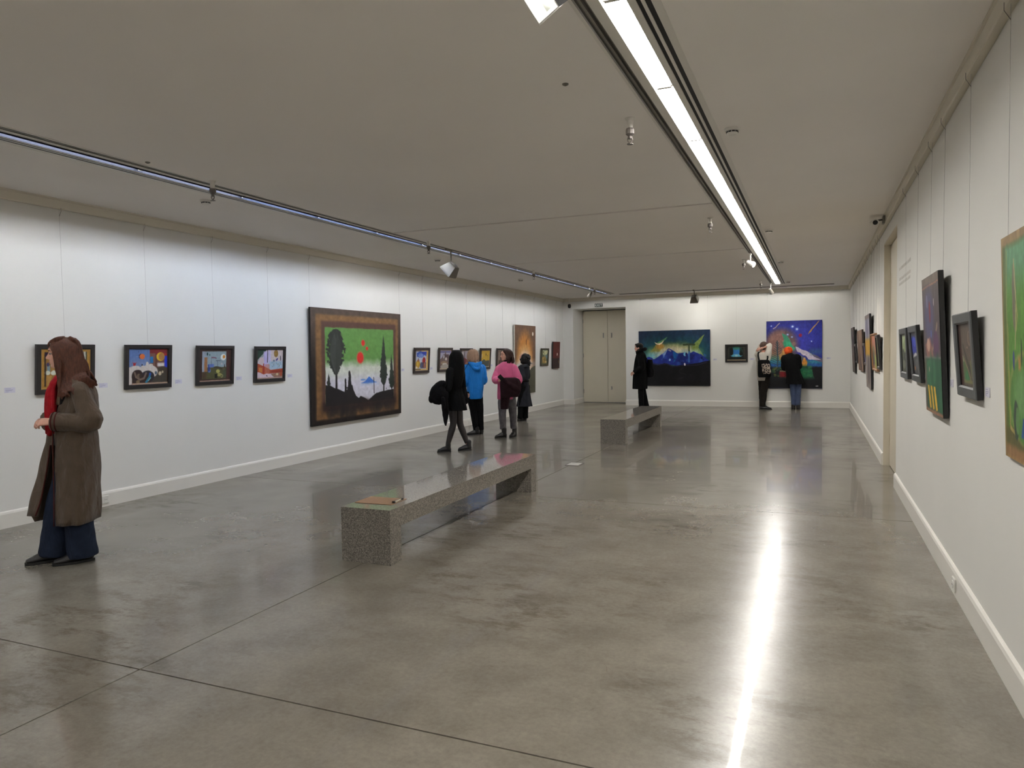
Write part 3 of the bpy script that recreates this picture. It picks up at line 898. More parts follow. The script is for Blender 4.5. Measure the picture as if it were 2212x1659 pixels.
# --- art --------------------------------------------------------------------------------------------------
def art_L0():
    A = Art(.5, .39, 40, (120, 92, 50), 2); return A.ell(.5, .5, .3, .3, (60, 40, 34)).brush(.15)
def art_L1():
    A = Art(.5, .39, 100, (172, 130, 62), 3)
    A.brush(.10).rect(.07, .07, .93, .93, (58, 42, 36)).rect(.10, .12, .40, .93, (150, 112, 58)).rect(.42, .10, .78, .9, (104, 60, 48))
    A.ell(.11, .13, .03, .05, (40, 24, 48)).rect(.12, .40, .18, .57, (120, 146, 158)).ell(.14, .38, .03, .05, (70, 62, 100))
    A.ell(.13, .59, .055, .055, (206, 210, 196)).ell(.25, .59, .055, .06, (206, 210, 196)).poly([(.11, .66), (.22, .66), (.15, .95), (.12, .9)], (176, 134, 70)).line([(.09, .35), (.09, .92)], .012, (48, 36, 30))
    A.rect(.86, .06, .905, .80, (196, 202, 196), .02).rect(.91, .06, .935, .8, (60, 66, 50)).ell(.6, .4, .12, .2, (140, 80, 56)).brush(.08)
    return A
def art_L2():
    A = Art(.52, .40, 120, (94, 62, 54), 4)
    A.rect(0, 0, .52, .52, (92, 120, 176)).rect(0, .3, .5, .55, (128, 142, 178), .2, .7).brush(.06)
    A.rect(.52, 0, .97, .16, (118, 40, 42)).rect(.80, .12, .97, .22, (150, 44, 42)).rect(.52, .12, .66, .55, (120, 84, 74)).rect(.53, .22, .61, .40, (34, 116, 178))
    A.rect(.90, .2, .98, .68, (42, 62, 196)).rect(.72, .2, .90, .62, (110, 76, 68)).ell(.80, .22, .105, .125, (212, 176, 44)).ell(.825, .22, .075, .105, (166, 122, 70))
    A.ell(.285, .20, .04, .07, (84, 60, 80)).ell(.33, .21, .065, .075, (222, 116, 62)).line([(.17, .21), (.26, .21)], .004, (160, 180, 200)).line([(.24, .06), (.24, .09)], .005, (40, 40, 60))
    A.poly([(.09, .36), (.12, .40), (.13, .36), (.15, .40), (.19, .36), (.17, .43), (.15, .5), (.11, .5), (.11, .42)], (164, 40, 46)).ell(.33, .46, .015, .04, (30, 30, 50))
    A.ell(.46, .43, .035, .07, (214, 206, 196)).ell(.55, .46, .06, .04, (208, 200, 188)).rect(.72, .40, .90, .50, (214, 210, 206), .04)
    A.ell(.85, .80, .26, .30, (72, 62, 52)).rect(.5, .7, .97, .95, (70, 64, 56), .08)
    A.rect(0, .5, .085, .99, (212, 204, 198), .02).ell(.17, .62, .18, .16, (212, 204, 198)).ell(.50, .64, .23, .19, (212, 204, 198)).rect(.05, .52, .55, .62, (212, 204, 198), .03)
    A.ell(.22, .76, .145, .18, (58, 42, 38)).ell(.47, .78, .17, .17, (50, 46, 52)).rect(.09, .72, .55, .95, (56, 42, 38), .02).ell(.345, .55, .05, .09, (206, 198, 190))
    A.line([(.15, .66), (.18, .78), (.28, .86), (.38, .82), (.43, .68)], .028, (122, 104, 92)).ell(.25, .75, .05, .06, (112, 96, 80)).ell(.29, .75, .03, .05, (66, 52, 44)).ell(.23, .92, .045, .05, (126, 108, 82))
    A.line([(.53, .72), (.52, .80), (.44, .93)], .035, (44, 120, 150)).ell(.535, .71, .03, .045, (40, 84, 170)).line([(.55, .82), (.49, .9)], .012, (126, 176, 186)).ell(.68, .68, .03, .05, (84, 100, 120))
    A.ell(.79, .70, .04, .06, (196, 182, 154)).ell(.86, .66, .025, .035, (190, 176, 150)).rect(.98, 0, 1, 1, (62, 46, 34)).rect(.09, .955, 1, 1, (176, 152, 132))  # pale bottom line: light caught by the frame slip, painted on the canvas
    return A.brush(.06)
def art_L3():
    A = Art(.52, .40, 120, (62, 44, 40), 5)
    A.brush(.12).rect(.09, .07, .84, .90, (86, 86, 58)).rect(.09, .07, .84, .56, (142, 160, 170), .02).rect(.09, .07, .2, .7, (150, 160, 176)).brush(.05)
    A.poly([(.09, .7), (.20, .70), (.30, .66), (.42, .55), (.55, .53), (.66, .57), (.84, .56), (.84, .92), (.09, .92)], (84, 84, 54)).poly([(.40, .56), (.55, .53), (.84, .60), (.84, .70), (.6, .60)], (66, 60, 44))
    A.rect(.155, .25, .245, .70, (160, 112, 74)).rect(.265, .47, .34, .72, (60, 74, 140)).rect(.30, .46, .45, .56, (92, 116, 186), .03).ell(.31, .66, .045, .06, (100, 116, 160)).ell(.30, .62, .03, .07, (52, 64, 124))
    A.ell(.245, .145, .022, .05, (26, 62, 62)).ell(.315, .175, .018, .025, (40, 90, 84)).line([(.37, .29), (.37, .47)], .006, (80, 90, 108)).line([(.38, .26), (.45, .26), (.52, .28)], .018, (124, 84, 100)).line([(.52, .36), (.66, .36)], .008, (72, 80, 96)).line([(.57, .36), (.57, .52)], .006, (72, 80, 96))
    A.ell(.745, .25, .085, .10, (224, 226, 222)).ell(.765, .24, .04, .055, (206, 138, 52)).ell(.70, .46, .03, .035, (180, 176, 186)).ell(.79, .55, .014, .08, (60, 44, 40)).ell(.77, .63, .05, .04, (110, 90, 66))
    A.ell(.58, .69, .06, .06, (168, 164, 92)).ell(.63, .80, .09, .05, (150, 146, 82)).ell(.71, .84, .05, .05, (164, 158, 104)).ell(.69, .84, .03, .03, (96, 92, 58)).rect(.48, .77, .57, .90, (28, 28, 22)).rect(.09, .7, .22, .9, (80, 62, 48), .06).rect(.74, .6, .84, .9, (70, 80, 62), .1)
    A.rect(.86, 0, .93, 1, (74, 44, 42), .03).rect(0, .93, 1, 1, (70, 50, 44)).rect(.02, .965, .97, 1, (176, 146, 130))  # last strip paints the highlight of the slip along the lower edge
    return A.brush(.06)
def art_L4():
    A = Art(.52, .40, 120, (196, 190, 204), 6)
    A.poly([(0, 0), (.36, 0), (.02, .36), (0, .34)], (40, 64, 54)).poly([(.02, .34), (.3, .06), (.36, .1), (.05, .4)], (150, 160, 160)).rect(.24, .06, .40, .6, (186, 178, 222), .05).rect(.375, 0, .40, .44, (40, 40, 60)).rect(.41, 0, .52, .6, (196, 190, 224), .02)
    A.rect(.52, 0, 1, .40, (206, 194, 196), .06).rect(.44, .40, 1, .68, (164, 190, 210), .08).brush(.06)
    A.ell(.72, .13, .085, .13, (146, 116, 58)).dab(14, .66, .04, .78, .24, [(110, 84, 50), (176, 140, 70)], .008, .015).ell(.76, .34, .05, .035, (76, 74, 150), -.6).ell(.64, .38, .035, .04, (110, 124, 150)).ell(.90, .30, .025, .09, (96, 96, 110)).dab(20, .56, .45, .95, .62, [(120, 150, 184), (196, 210, 220), (140, 156, 160)], .01, .03, .6)
    A.ell(.16, .40, .10, .14, (206, 188, 192)).ell(.02, .40, .03, .04, (190, 190, 188))
    A.poly([(0, .46), (.15, .52), (.30, .58), (.52, .70), (1, .66), (1, .82), (.6, .82), (.2, .86), (0, .8)], (168, 78, 52)).poly([(.06, .6), (.2, .62), (.2, .78), (.08, .74)], (196, 124, 66)).rect(.23, .47, .27, .82, (160, 52, 44)).rect(.3, .5, .48, .86, (186, 120, 104), .02, .6).rect(.55, .72, .95, .80, (150, 60, 46), .02)
    A.poly([(0, .76), (.12, .78), (.25, .85), (.38, .82), (.50, .84), (.62, .96), (.6, 1), (0, 1)], (214, 194, 206)).poly([(.52, .84), (.9, .80), (1, .84), (1, .96), (.66, .96)], (150, 116, 100)).ell(.78, .86, .05, .04, (204, 186, 150)).ell(.93, .86, .05, .07, (176, 84, 52)).ell(.38, .9, .02, .025, (90, 84, 100)).line([(.36, .88), (.41, .93)], .006, (80, 74, 90))
    A.rect(0, .965, 1, 1, (170, 140, 124))  # slip highlight along the bottom, put into the canvas colour
    return A.brush(.05)
def art_L5():
    A = Art(2.5, 1.79, 250, (34, 27, 24), 7, .004)
    A.brush(.25).mix(np.clip((.5 - A.y) * 3, 0, 1) * .75, (92, 76, 66))
    A.rect(.045, .055, .965, .955, (128, 94, 58), .02).mix(np.clip((A.y - .5), 0, 1) * .5 * ((A.x > .06) & (A.x < .955) & (A.y > .07) & (A.y < .94)), (92, 64, 40)).brush(.12, 30, 30)
    A.rect(.10, .11, .93, .88, (88, 60, 52), .02).rect(.10, .80, .93, .90, (58, 40, 36), .05)
    A.rect(.135, .165, .90, .82, (112, 150, 84), .014)
    inn = ((A.x > .135) & (A.x < .90) & (A.y > .165) & (A.y < .84)).astype(float)
    yy = A.y + .02 * vnoise(A.nx, A.ny, 20, 20, 31)
    A.mix(inn, (96, 142, 74)).mix(inn * np.clip((yy - .44) / .08, 0, 1), (206, 210, 200)).mix(inn * np.clip((yy - .56) / .08, 0, 1), (206, 204, 216)).brush(.06, 50, 40)
    for cx, cy, rx, ry in ((.535, .295, .018, .026), (.578, .345, .013, .016), (.50, .43, .034, .05)):
        A.ell(cx, cy, rx * 1.25, ry * 1.2, (206, 110, 80), 0, .3, .7).ell(cx, cy, rx, ry, (204, 44, 38))
    A.poly([(.60, .605), (.66, .655), (.70, .665), (.64, .675), (.585, .675), (.50, .665), (.55, .65)], (70, 120, 206)).ell(.53, .635, .03, .008, (120, 156, 214)).rect(.5, .667, .72, .69, (190, 198, 222), .02, .8)
    dk = (34, 31, 32)
    A.poly([(.135, .66), (.18, .665), (.22, .69), (.26, .70), (.30, .72), (.335, .735), (.36, .70), (.385, .66), (.41, .68), (.42, .72), (.45, .78), (.48, .80), (.50, .785), (.54, .80), (.585, .83), (.62, .81), (.68, .77), (.74, .76), (.80, .755), (.90, .745), (.90, .985 - .14), (.135, .985 - .14)], dk)
    A.tree(.24, .175, .58, .085, (46, 50, 46), 'oval', .5).rect(.233, .55, .252, .70, dk)
    for i in range(26):
        y = .22 + .0125 * i; w = .055 * math.sin(math.pi * (i + 2) / 30)
        A.line([(.24, y + .05), (.24 - w, y)], .0035, (86, 90, 86), .55).line([(.245, y + .05), (.245 + w, y)], .0035, (74, 78, 74), .5)
    A.tree(.775, .205, .70, .048, (44, 52, 46), 'cone', .35).rect(.768, .68, .782, .78, dk)
    A.tree(.875, .40, .74, .035, (46, 54, 46), 'cone', .5).rect(.870, .72, .880, .78, dk).tree(.165, .56, .67, .02, (44, 48, 44), 'cone', .5)
    A.ell(.38, .575, .012, .03, dk).ell(.386, .60, .010, .035, dk).poly([(.368, .60), (.392, .60), (.40, .70), (.41, .74), (.36, .74)], dk).ell(.336, .635, .009, .022, dk).poly([(.33, .64), (.345, .64), (.35, .74), (.325, .74)], dk).line([(.345, .70), (.372, .69)], .006, dk)
    A.line([(.655, .62), (.658, .77)], .005, dk).ell(.806, .735, .004, .006, dk)
    A.dab(40, .16, .86, .88, .93, [(44, 38, 38), (30, 28, 30), (52, 40, 38)], .02, .05, .35).rect(.13, .83, .90, .86, (44, 34, 32), .05, .6)
    return A.brush(.07, 40, 40)
def art_L6():
    A = Art(.48, .38, 70, (214, 178, 96), 8)
    A.rect(0, 0, .46, .1, (110, 84, 70)).rect(.0, .06, .87, .92, (186, 194, 210), .02).poly([(.10, .14), (.3, .06), (.87, .07), (.86, .3), (.7, .24), (.55, .36), (.3, .36), (.12, .3)], (64, 92, 184)).rect(.5, .08, .86, .18, (44, 60, 168), .03).ell(.42, .26, .2, .1, (120, 144, 208)).brush(.08)
    A.ell(.68, .52, .13, .17, (160, 44, 48)).poly([(.66, .30), (.72, .44), (.58, .46)], (150, 40, 44)).rect(.5, .6, .85, .88, (88, 66, 84), .04).ell(.48, .74, .1, .15, (80, 90, 120)).ell(.74, .74, .07, .14, (168, 106, 84)).ell(.22, .68, .17, .2, (196, 152, 52)).ell(.2, .66, .05, .12, (220, 190, 70)).poly([(.2, .36), (.34, .5), (.24, .56)], (60, 66, 90)).ell(.24, .5, .08, .06, (170, 110, 90)).ell(.12, .84, .1, .05, (226, 216, 196)).rect(0, .9, .45, .98, (130, 110, 70), .03)
    return A.brush(.08)
def art_L7():
    A = Art(.48, .38, 60, (170, 168, 190), 9)
    A.rect(0, 0, 1, .14, (110, 108, 150), .05).poly([(.0, .5), (.2, .38), (.3, .24), (.42, .22), (.5, .04), (.56, .22), (.8, .28), (1, .4), (1, 1), (0, 1)], (116, 96, 92)).rect(.3, .22, .8, .44, (86, 68, 70), .04).ell(.36, .34, .07, .1, (176, 172, 180)).ell(.56, .46, .09, .08, (206, 196, 190)).ell(.4, .66, .3, .1, (150, 128, 104)).ell(.45, .72, .2, .05, (206, 200, 190)).ell(.5, .86, .4, .12, (168, 160, 150)).rect(0, .93, 1, 1, (176, 164, 140))
    return A.brush(.1)
def art_L8():
    A = Art(.48, .38, 60, (150, 142, 150), 10)
    A.rect(.05, .1, .2, .45, (200, 194, 186)).rect(.3, .0, .36, .4, (70, 66, 60)).poly([(0, .5), (.3, .42), (.6, .5), (1, .4), (1, 1), (0, 1)], (120, 64, 64)).ell(.35, .6, .12, .2, (96, 40, 44)).ell(.15, .75, .08, .1, (206, 190, 180)).ell(.6, .8, .2, .15, (150, 110, 90))
    return A.brush(.1)
def art_L9():
    A = Art(.48, .38, 60, (196, 160, 64), 11)
    A.brush(.08).poly([(0, .66), (.2, .60), (.35, .52), (.55, .62), (1, .60), (1, 1), (0, 1)], (78, 82, 76)).rect(.10, .22, .15, .44, (226, 214, 180)).poly([(.56, .12), (.64, .3), (.5, .3)], (88, 72, 40)).line([(.66, .34), (.8, .3)], .012, (110, 88, 44)).rect(0, 0, .1, 1, (150, 120, 60), .02).rect(0, .95, 1, 1, (150, 140, 110))
    return A.brush(.08)
def art_L10():
    A = Art(.48, .38, 50, (112, 88, 76), 12)
    A.rect(.1, .1, .3, .9, (150, 132, 120), .04).ell(.6, .5, .25, .3, (90, 62, 52)).rect(.15, .6, .9, .9, (84, 58, 50), .05)
    return A.brush(.15)
def art_L11():
    A = Art(1.43, 1.76, 110, (112, 84, 66), 13, .008)
    r = np.hypot((A.x - .47) / .44, (A.y - .55) / .50)
    A.brush(.1).mix(np.clip((1.05 - r) / .35, 0, 1), (196, 132, 66)).mix(np.clip((.72 - np.hypot((A.x - .47) / .6, (A.y - .60) / .50)) / .4, 0, 1), (230, 196, 150)).mix(np.clip((.55 - np.hypot((A.x - .47) / .7, (A.y - .60) / .46)) / .28, 0, 1), (236, 222, 212))
    A.rect(.0, .52, 1, .62, (212, 200, 196), .06, .5).brush(.08, 14, 30)
    A.ell(.86, .12, .035, .025, (232, 224, 210), -.9).line([(.62, .15), (.62, .20)], .010, (132, 84, 44)).line([(.54, .22), (.53, .27)], .014, (112, 74, 40)).ell(.55, .205, .012, .012, (150, 100, 50)).line([(.85, .25), (.88, .31)], .012, (140, 96, 60))
    A.ell(.8, .56, .06, .008, (140, 140, 140)).poly([(.05, .58), (.25, .54), (.5, .6), (.7, .6), (.66, .68), (.0, .72)], (206, 202, 198)).poly([(.95, .60), (1, .60), (1, 1), (.2, 1), (.5, .86), (.66, .68), (.8, .62)], (86, 84, 70)).poly([(0, .74), (.3, .7), (.5, .8), (.5, 1), (0, 1)], (96, 90, 78))
    return A.brush(.08, 20, 30)
def art_L12():
    A = Art(.48, .38, 50, (92, 100, 84), 14)
    A.ell(.55, .12, .42, .26, (206, 204, 160)).ell(.2, .14, .1, .08, (110, 114, 90)).rect(.5, .35, 1, .6, (104, 130, 140), .1).ell(.45, .7, .3, .26, (160, 132, 72)).ell(.25, .68, .14, .2, (196, 160, 90)).ell(.2, .72, .04, .14, (116, 84, 50)).line([(.35, .5), (.55, .75), (.75, .95)], .03, (98, 94, 52)).ell(.7, .85, .15, .08, (206, 176, 120)).dab(20, 0, 0, 1, 1, [(90, 96, 60), (180, 160, 90), (120, 134, 130)], .03, .06, .5)
    return A.brush(.1)
def art_L13():
    A = Art(.585, .765, 56, (104, 44, 42), 15)
    A.rect(0, .62, 1, 1, (52, 36, 38), .06).brush(.12).ell(.62, .46, .07, .045, (224, 214, 208), .4).ell(.60, .49, .05, .04, (236, 226, 214)).line([(.72, .28), (.75, .36)], .02, (128, 74, 70)).line([(.85, .72), (.88, .78)], .03, (120, 96, 60))
    return A
def art_B1():
    A = Art(1.98, 1.56, 200, (24, 46, 72), 16, .008)
    sky = vnoise(A.nx, A.ny, 10, 6, 77)
    A.mix(np.clip((A.y - .05 + .08 * sky) / .3, 0, 1), (28, 86, 92)).mix(np.clip((A.x - .9) / .1, 0, 1) * .6, (20, 40, 80)).mix(np.clip((.12 - A.x) / .12, 0, 1) * .7, (24, 34, 66))
    d = np.hypot((A.x - .50) / .42, (A.y - .42) / .22)
    A.mix(np.clip((1.1 - d + .15 * sky) / .5, 0, 1) * .8, (156, 156, 66)).mix(np.clip((.92 - d + .15 * sky) / .45, 0, 1), (206, 198, 164))
    A.poly([(.26, .22), (.42, .11), (.38, .17), (.30, .24)], (88, 142, 96)).poly([(.80, .22), (.92, .08), (.88, .2), (.84, .32), (.93, .5), (.98, .62), (.86, .5), (.74, .44), (.76, .28)], (136, 156, 72), .85).poly([(.17, .38), (.24, .26), (.34, .30), (.3, .38)], (150, 142, 60), .7).ell(.305, .285, .06, .05, (188, 142, 66), 0, .6)
    A.rect(.12, .40, .34, .52, (110, 180, 206), .08, .8).rect(.6, .36, .86, .48, (156, 196, 206), .08, .7).poly([(.20, .47), (.36, .36), (.44, .31), (.52, .34), (.6, .42), (.8, .38), (.84, .46)], (200, 200, 180), .5).brush(.1)
    A.poly([(.225, .205), (.25, .225), (.28, .232), (.31, .225), (.335, .205), (.355, .17), (.352, .21), (.335, .24), (.30, .26), (.265, .25), (.24, .235)], (236, 216, 184))
    bl = (34, 52, 146)
    A.poly([(.1, .50), (.14, .47), (.19, .49), (.21, .52), (.27, .48), (.36, .40), (.43, .315), (.49, .36), (.56, .42), (.60, .41), (.66, .40), (.70, .43), (.77, .38), (.82, .41), (.90, .46), (.99, .56), (1, .64), (.7, .66), (.45, .62), (.1, .60)], bl)
    A.poly([(.49, .37), (.56, .43), (.54, .50), (.49, .58), (.50, .48)], (24, 112, 186)).poly([(.43, .33), (.47, .36), (.46, .38), (.42, .36)], (150, 146, 170)).poly([(.34, .42), (.42, .34), (.38, .42), (.36, .47)], (120, 150, 210)).line([(.36, .48), (.40, .36)], .008, (150, 180, 220)).ell(.445, .53, .01, .02, (150, 190, 220)).rect(.54, .42, .76, .62, (22, 34, 104), .06, .7).dab(26, .3, .44, .95, .60, [(30, 40, 120), (26, 30, 90), (50, 90, 180)], .01, .03, .5)
    A.rect(.63, .245, .80, .275, (58, 70, 44)).rect(.70, .26, .722, .40, (64, 78, 52)).rect(.70, .38, .722, .58, (60, 110, 180)).line([(.76, .245), (.755, .17), (.77, .2)], .004, (50, 60, 50))
    A.ell(.66, .43, .024, .034, (120, 190, 226)).ell(.677, .43, .012, .03, (20, 26, 90)).ell(.87, .46, .02, .026, (40, 60, 150)).ell(.885, .50, .012, .018, (16, 22, 70)).ell(.905, .53, .014, .02, (24, 44, 120))
    bk = (14, 14, 18)
    A.poly([(.1, .585), (.2, .60), (.28, .62), (.37, .58), (.44, .62), (.48, .65), (.6, .62), (.8, .60), (.9, .57), (1, .55), (1, 1), (0, 1), (0, .5)], bk).line([(.2, .59), (.3, .61), (.4, .60), (.48, .655), (.62, .63), (.8, .63), (.95, .58)], .012, (44, 44, 70), .7)
    A.ell(.65, .615, .012, .026, (236, 230, 246)).line([(.62, .68), (.57, .73), (.58, .76), (.66, .79), (.67, .82), (.62, .85), (.54, .88)], .012, (44, 44, 46), .8).dab(40, .1, .7, .95, .98, [(8, 8, 12), (26, 26, 30)], .03, .07, .4).ell(.21, .79, .004, .012, (70, 70, 80))
    return A.brush(.14, 40, 16).brush(.10, 70, 40)
def art_B2():
    A = Art(.49, .39, 60, (44, 44, 40), 17)
    A.rect(.08, .08, .92, .88, (66, 66, 58), .03).rect(.12, .12, .88, .8, (32, 36, 34), .03).ell(.5, .35, .32, .34, (40, 76, 66)).rect(.33, .12, .66, .70, (52, 120, 190), .04).rect(.35, .1, .64, .25, (60, 130, 110), .05).ell(.5, .66, .3, .1, (96, 176, 204)).rect(.42, .58, .58, .72, (150, 200, 214), .05).tree(.24, .1, .66, .09, (18, 22, 20), 'oval', .3).tree(.74, .14, .68, .08, (18, 22, 20), 'cone', .3).rect(.1, .74, .9, .9, (30, 32, 30), .04).rect(0, .93, 1, 1, (150, 136, 110))
    return A.brush(.08)
def art_B3():
    A = Art(1.37, 1.79, 180, (44, 52, 156), 18, .008)
    n = vnoise(A.nx, A.ny, 8, 10, 55)
    A.mix(np.clip(.5 - A.y * 4 + .2 * n, 0, 1), (36, 36, 104)).mix(np.clip((.08 - A.x) / .1 + .2, 0, 1) * .6, (32, 36, 96)).mix(np.clip((n - .1) * 1.4, 0, 1) * .5, (60, 76, 190)).mix(np.clip((.3 - np.hypot((A.x - .65) / 1.1, A.y - .32)) / .2, 0, 1) * .6, (66, 66, 178))
    A.ell(.27, .36, .30, .25, (112, 88, 92), 0, .35).ell(.22, .36, .19, .2, (142, 104, 96), 0, .4).poly([(.28, .18), (.38, .22), (.46, .34), (.55, .42), (.44, .47), (.34, .34)], (64, 142, 112)).ell(.40, .37, .12, .05, (56, 164, 122), .9, .4).poly([(.3, .4), (.4, .44), (.44, .47), (.3, .6)], (196, 142, 84)).ell(.12, .5, .12, .1, (134, 100, 96), 0, .5).ell(.16, .54, .14, .12, (150, 108, 84), 0, .5)
    A.rect(0, .52, .4, .68, (70, 150, 128), .06, .7).rect(0, .58, 1, .67, (52, 124, 152), .03).rect(0, .63, 1, .68, (40, 92, 160), .03).brush(.09)
    dk = (52, 70, 80)
    A.line([(.2, .29), (.205, .66)], .008, dk)
    for i in range(11):
        y = .32 + .03 * i; w = .025 + .011 * i
        A.line([(.203, y + .03), (.203 - w, y - .01)], .005, dk, .7).line([(.203, y + .03), (.203 + w, y - .01)], .005, dk, .7)
    for i in range(7): A.line([(.24, .58 - .012 * i), (.36, .44 - .01 * i)], .005, (206, 150, 84), .7)
    A.poly([(.45, .46), (.55, .40), (.63, .5), (.8, .57), (1, .62), (1, .56), (.7, .44)], (104, 96, 122)).poly([(.42, .47), (.6, .5), (.72, .56), (.7, .66), (.4, .66)], (92, 96, 104)).ell(.50, .34, .035, .03, (140, 110, 106), 0, .6)
    A.poly([(.53, .38), (.58, .40), (.64, .435), (.72, .45), (.80, .48), (.86, .54), (.99, .585), (.86, .58), (.76, .57), (.72, .52), (.66, .51), (.62, .475), (.56, .46), (.54, .42)], (210, 198, 216)).rect(.78, .42, 1, .50, (62, 110, 132), .06, .6)
    for x, y, r in ((.475, .087, .018), (.553, .127, .019), (.39, .205, .012), (.463, .24, .012), (.81, .31, .010), (.09, .075, .01)):
        A.ell(x, y, r * 1.9, r * 1.5, (96, 126, 220), 0, .8, .6).ell(x, y, r, r * .8, (206, 220, 246), 0, .5)
    A.line([(.13, .115), (.17, .095), (.2, .06), (.24, .03)], .006, (176, 160, 160)).ell(.617, .218, .028, .026, (148, 34, 72)).poly([(.93, .02), (.955, .01), (.80, .17), (.75, .21), (.77, .165)], (206, 154, 74))
    A.ell(.692, .63, .048, .062, (214, 146, 62)).poly([(.67, .57), (.715, .57), (.735, .7), (.65, .7)], (212, 142, 58)).ell(.69, .56, .02, .014, (196, 160, 110))
    A.rect(0, .68, 1, 1, (20, 26, 30), .03).ell(.62, .78, .26, .11, (40, 112, 76), 0, .7).dab(40, .42, .68, .88, .86, [(38, 110, 70), (30, 84, 64), (66, 140, 84)], .01, .03, .5, 1.2).poly([(.82, .69), (1, .685), (1, 1), (.9, .9), (.84, .8)], (20, 20, 24)).dab(24, .1, .69, .4, .82, [(110, 130, 66), (150, 140, 70), (60, 104, 70)], .01, .03, .5, 1.0)
    A.rect(.24, .745, .42, .835, (128, 30, 36), .03).dab(8, .25, .75, .4, .82, [(150, 50, 44), (104, 24, 34)], .01, .02, .6).rect(.25, .735, .36, .75, (150, 140, 110), .01).rect(0, .86, 1, 1, (16, 16, 20), .06)
    A.line([(.89, .965), (.93, .965)], .006, (150, 150, 150))
    return A.brush(.14, 26, 30).brush(.10, 60, 50)
def art_dark(w, h, seed, cols, n=40):
    A = Art(w, h, n, cols[0], seed, .01)
    rs = random.Random(seed)
    for k in range(14):
        A.ell(rs.uniform(.1, .9), rs.uniform(.05, .95), rs.uniform(.06, .25), rs.uniform(.05, .2), rs.choice(cols), rs.uniform(-1, 1), .5, .8)
    return A.brush(.15)
def art_R4():
    A = Art(1.05, 1.17, 60, (146, 142, 158), 24)
    return A.rect(.3, .0, .6, .3, (116, 118, 140), .1).rect(0, .33, 1, .56, (198, 152, 52), .05).rect(0, .56, 1, 1, (134, 124, 118), .06).ell(.6, .75, .2, .2, (90, 80, 80)).line([(.5, .1), (.55, .3)], .04, (90, 86, 110)).rect(0, 0, 1, .06, (126, 112, 106), .02).brush(.15)
def art_R5():
    A = Art(.9, .5, 50, (166, 120, 84), 25)
    return A.rect(0, 0, 1, .3, (176, 116, 96), .1).ell(.3, .6, .25, .3, (120, 110, 84)).rect(.5, .6, .95, .98, (142, 176, 84), .08).rect(0, .5, .35, .9, (92, 82, 70), .1).ell(.7, .3, .2, .2, (186, 132, 110)).brush(.15)
def art_R7():
    A = Art(.45, .36, 60, (84, 88, 76), 27)
    return A.rect(.12, .04, .95, .40, (176, 190, 150), .06).ell(.5, .5, .26, .22, (64, 70, 60)).poly([(.2, .3), (.5, .1), (.8, .35), (.5, .5)], (150, 164, 120)).ell(.3, .8, .25, .12, (120, 124, 110)).rect(.6, .5, .9, .95, (70, 74, 80), .05).ell(.68, .6, .08, .06, (206, 206, 196)).brush(.1)
def art_R8():
    A = Art(.45, .36, 60, (72, 74, 84), 28)
    return A.rect(0, .1, 1, .50, (52, 62, 158), .08).ell(.4, .22, .2, .12, (74, 88, 190)).poly([(0, .62), (.2, .52), (.45, .47), (.8, .52), (1, .56), (1, .6), (.6, .54), (.3, .57)], (206, 206, 206)).rect(0, .6, 1, 1, (66, 68, 70), .06).ell(.5, .75, .25, .12, (90, 92, 96)).ell(.2, .85, .05, .05, (200, 120, 60)).brush(.1)
def art_R9():
    A = Art(.74, .95, 120, (88, 78, 80), 29)
    A.rect(0, 0, 1, .06, (112, 100, 90), .02).line([(0, .075), (1, .065)], .006, (150, 110, 90)).brush(.15).ell(.4, .3, .28, .2, (84, 82, 112), 0, .6).ell(.45, .26, .05, .08, (132, 46, 58)).ell(.3, .18, .05, .05, (110, 110, 140)).ell(.7, .2, .02, .03, (190, 180, 180)).line([(.85, .36), (.7, .46), (.5, .56)], .018, (150, 130, 110)).poly([(.1, .5), (.4, .44), (.6, .58), (.2, .6)], (150, 104, 96)).ell(.3, .5, .1, .05, (196, 160, 140)).ell(.75, .5, .15, .1, (90, 60, 90)).ell(.5, .42, .03, .03, (90, 110, 180))
    A.rect(0, .585, 1, .60, (140, 130, 130), .01).rect(.05, .60, 1, .97, (44, 92, 66), .03).ell(.4, .7, .3, .1, (56, 110, 76)).dab(16, .1, .62, .95, .95, [(36, 80, 58), (60, 110, 80)], .05, .1, .5).rect(0, .6, .12, 1, (92, 84, 74), .05)
    for i in range(3):
        x = .16 + .18 * i
        A.poly([(x, .80), (x + .10, .80), (x + .20, .96), (x + .10, .97)], (214, 172, 62))
    A.ell(.3, .68, .02, .02, (190, 150, 140)).rect(.0, .975, 1, 1, (150, 112, 92), .01)
    return A.brush(.1)
def art_R10():
    A = Art(.43, .37, 100, (84, 74, 66), 30)
    A.rect(0, 0, .16, 1, (66, 46, 40), .03).rect(.18, .06, .95, .92, (98, 86, 76), .03).brush(.12).line([(.28, .36), (.42, .52), (.6, .7), (.78, .78)], .05, (66, 60, 52)).ell(.72, .24, .12, .12, (128, 112, 98)).ell(.74, .23, .09, .09, (110, 96, 84)).poly([(.2, .6), (.26, .5), (.5, .78), (.44, .9), (.22, .9)], (84, 108, 70)).poly([(.3, .82), (.44, .72), (.6, .9), (.3, .92)], (60, 122, 78)).line([(.28, .56), (.5, .72), (.66, .9)], .012, (150, 140, 100)).poly([(.66, .6), (.82, .55), (.84, .9), (.72, .85)], (116, 116, 84)).line([(.22, .52), (.23, .60)], .012, (200, 192, 176)).ell(.55, .38, .015, .02, (196, 170, 140)).rect(.2, .9, .9, .95, (120, 120, 80), .02)
    return A.brush(.1)
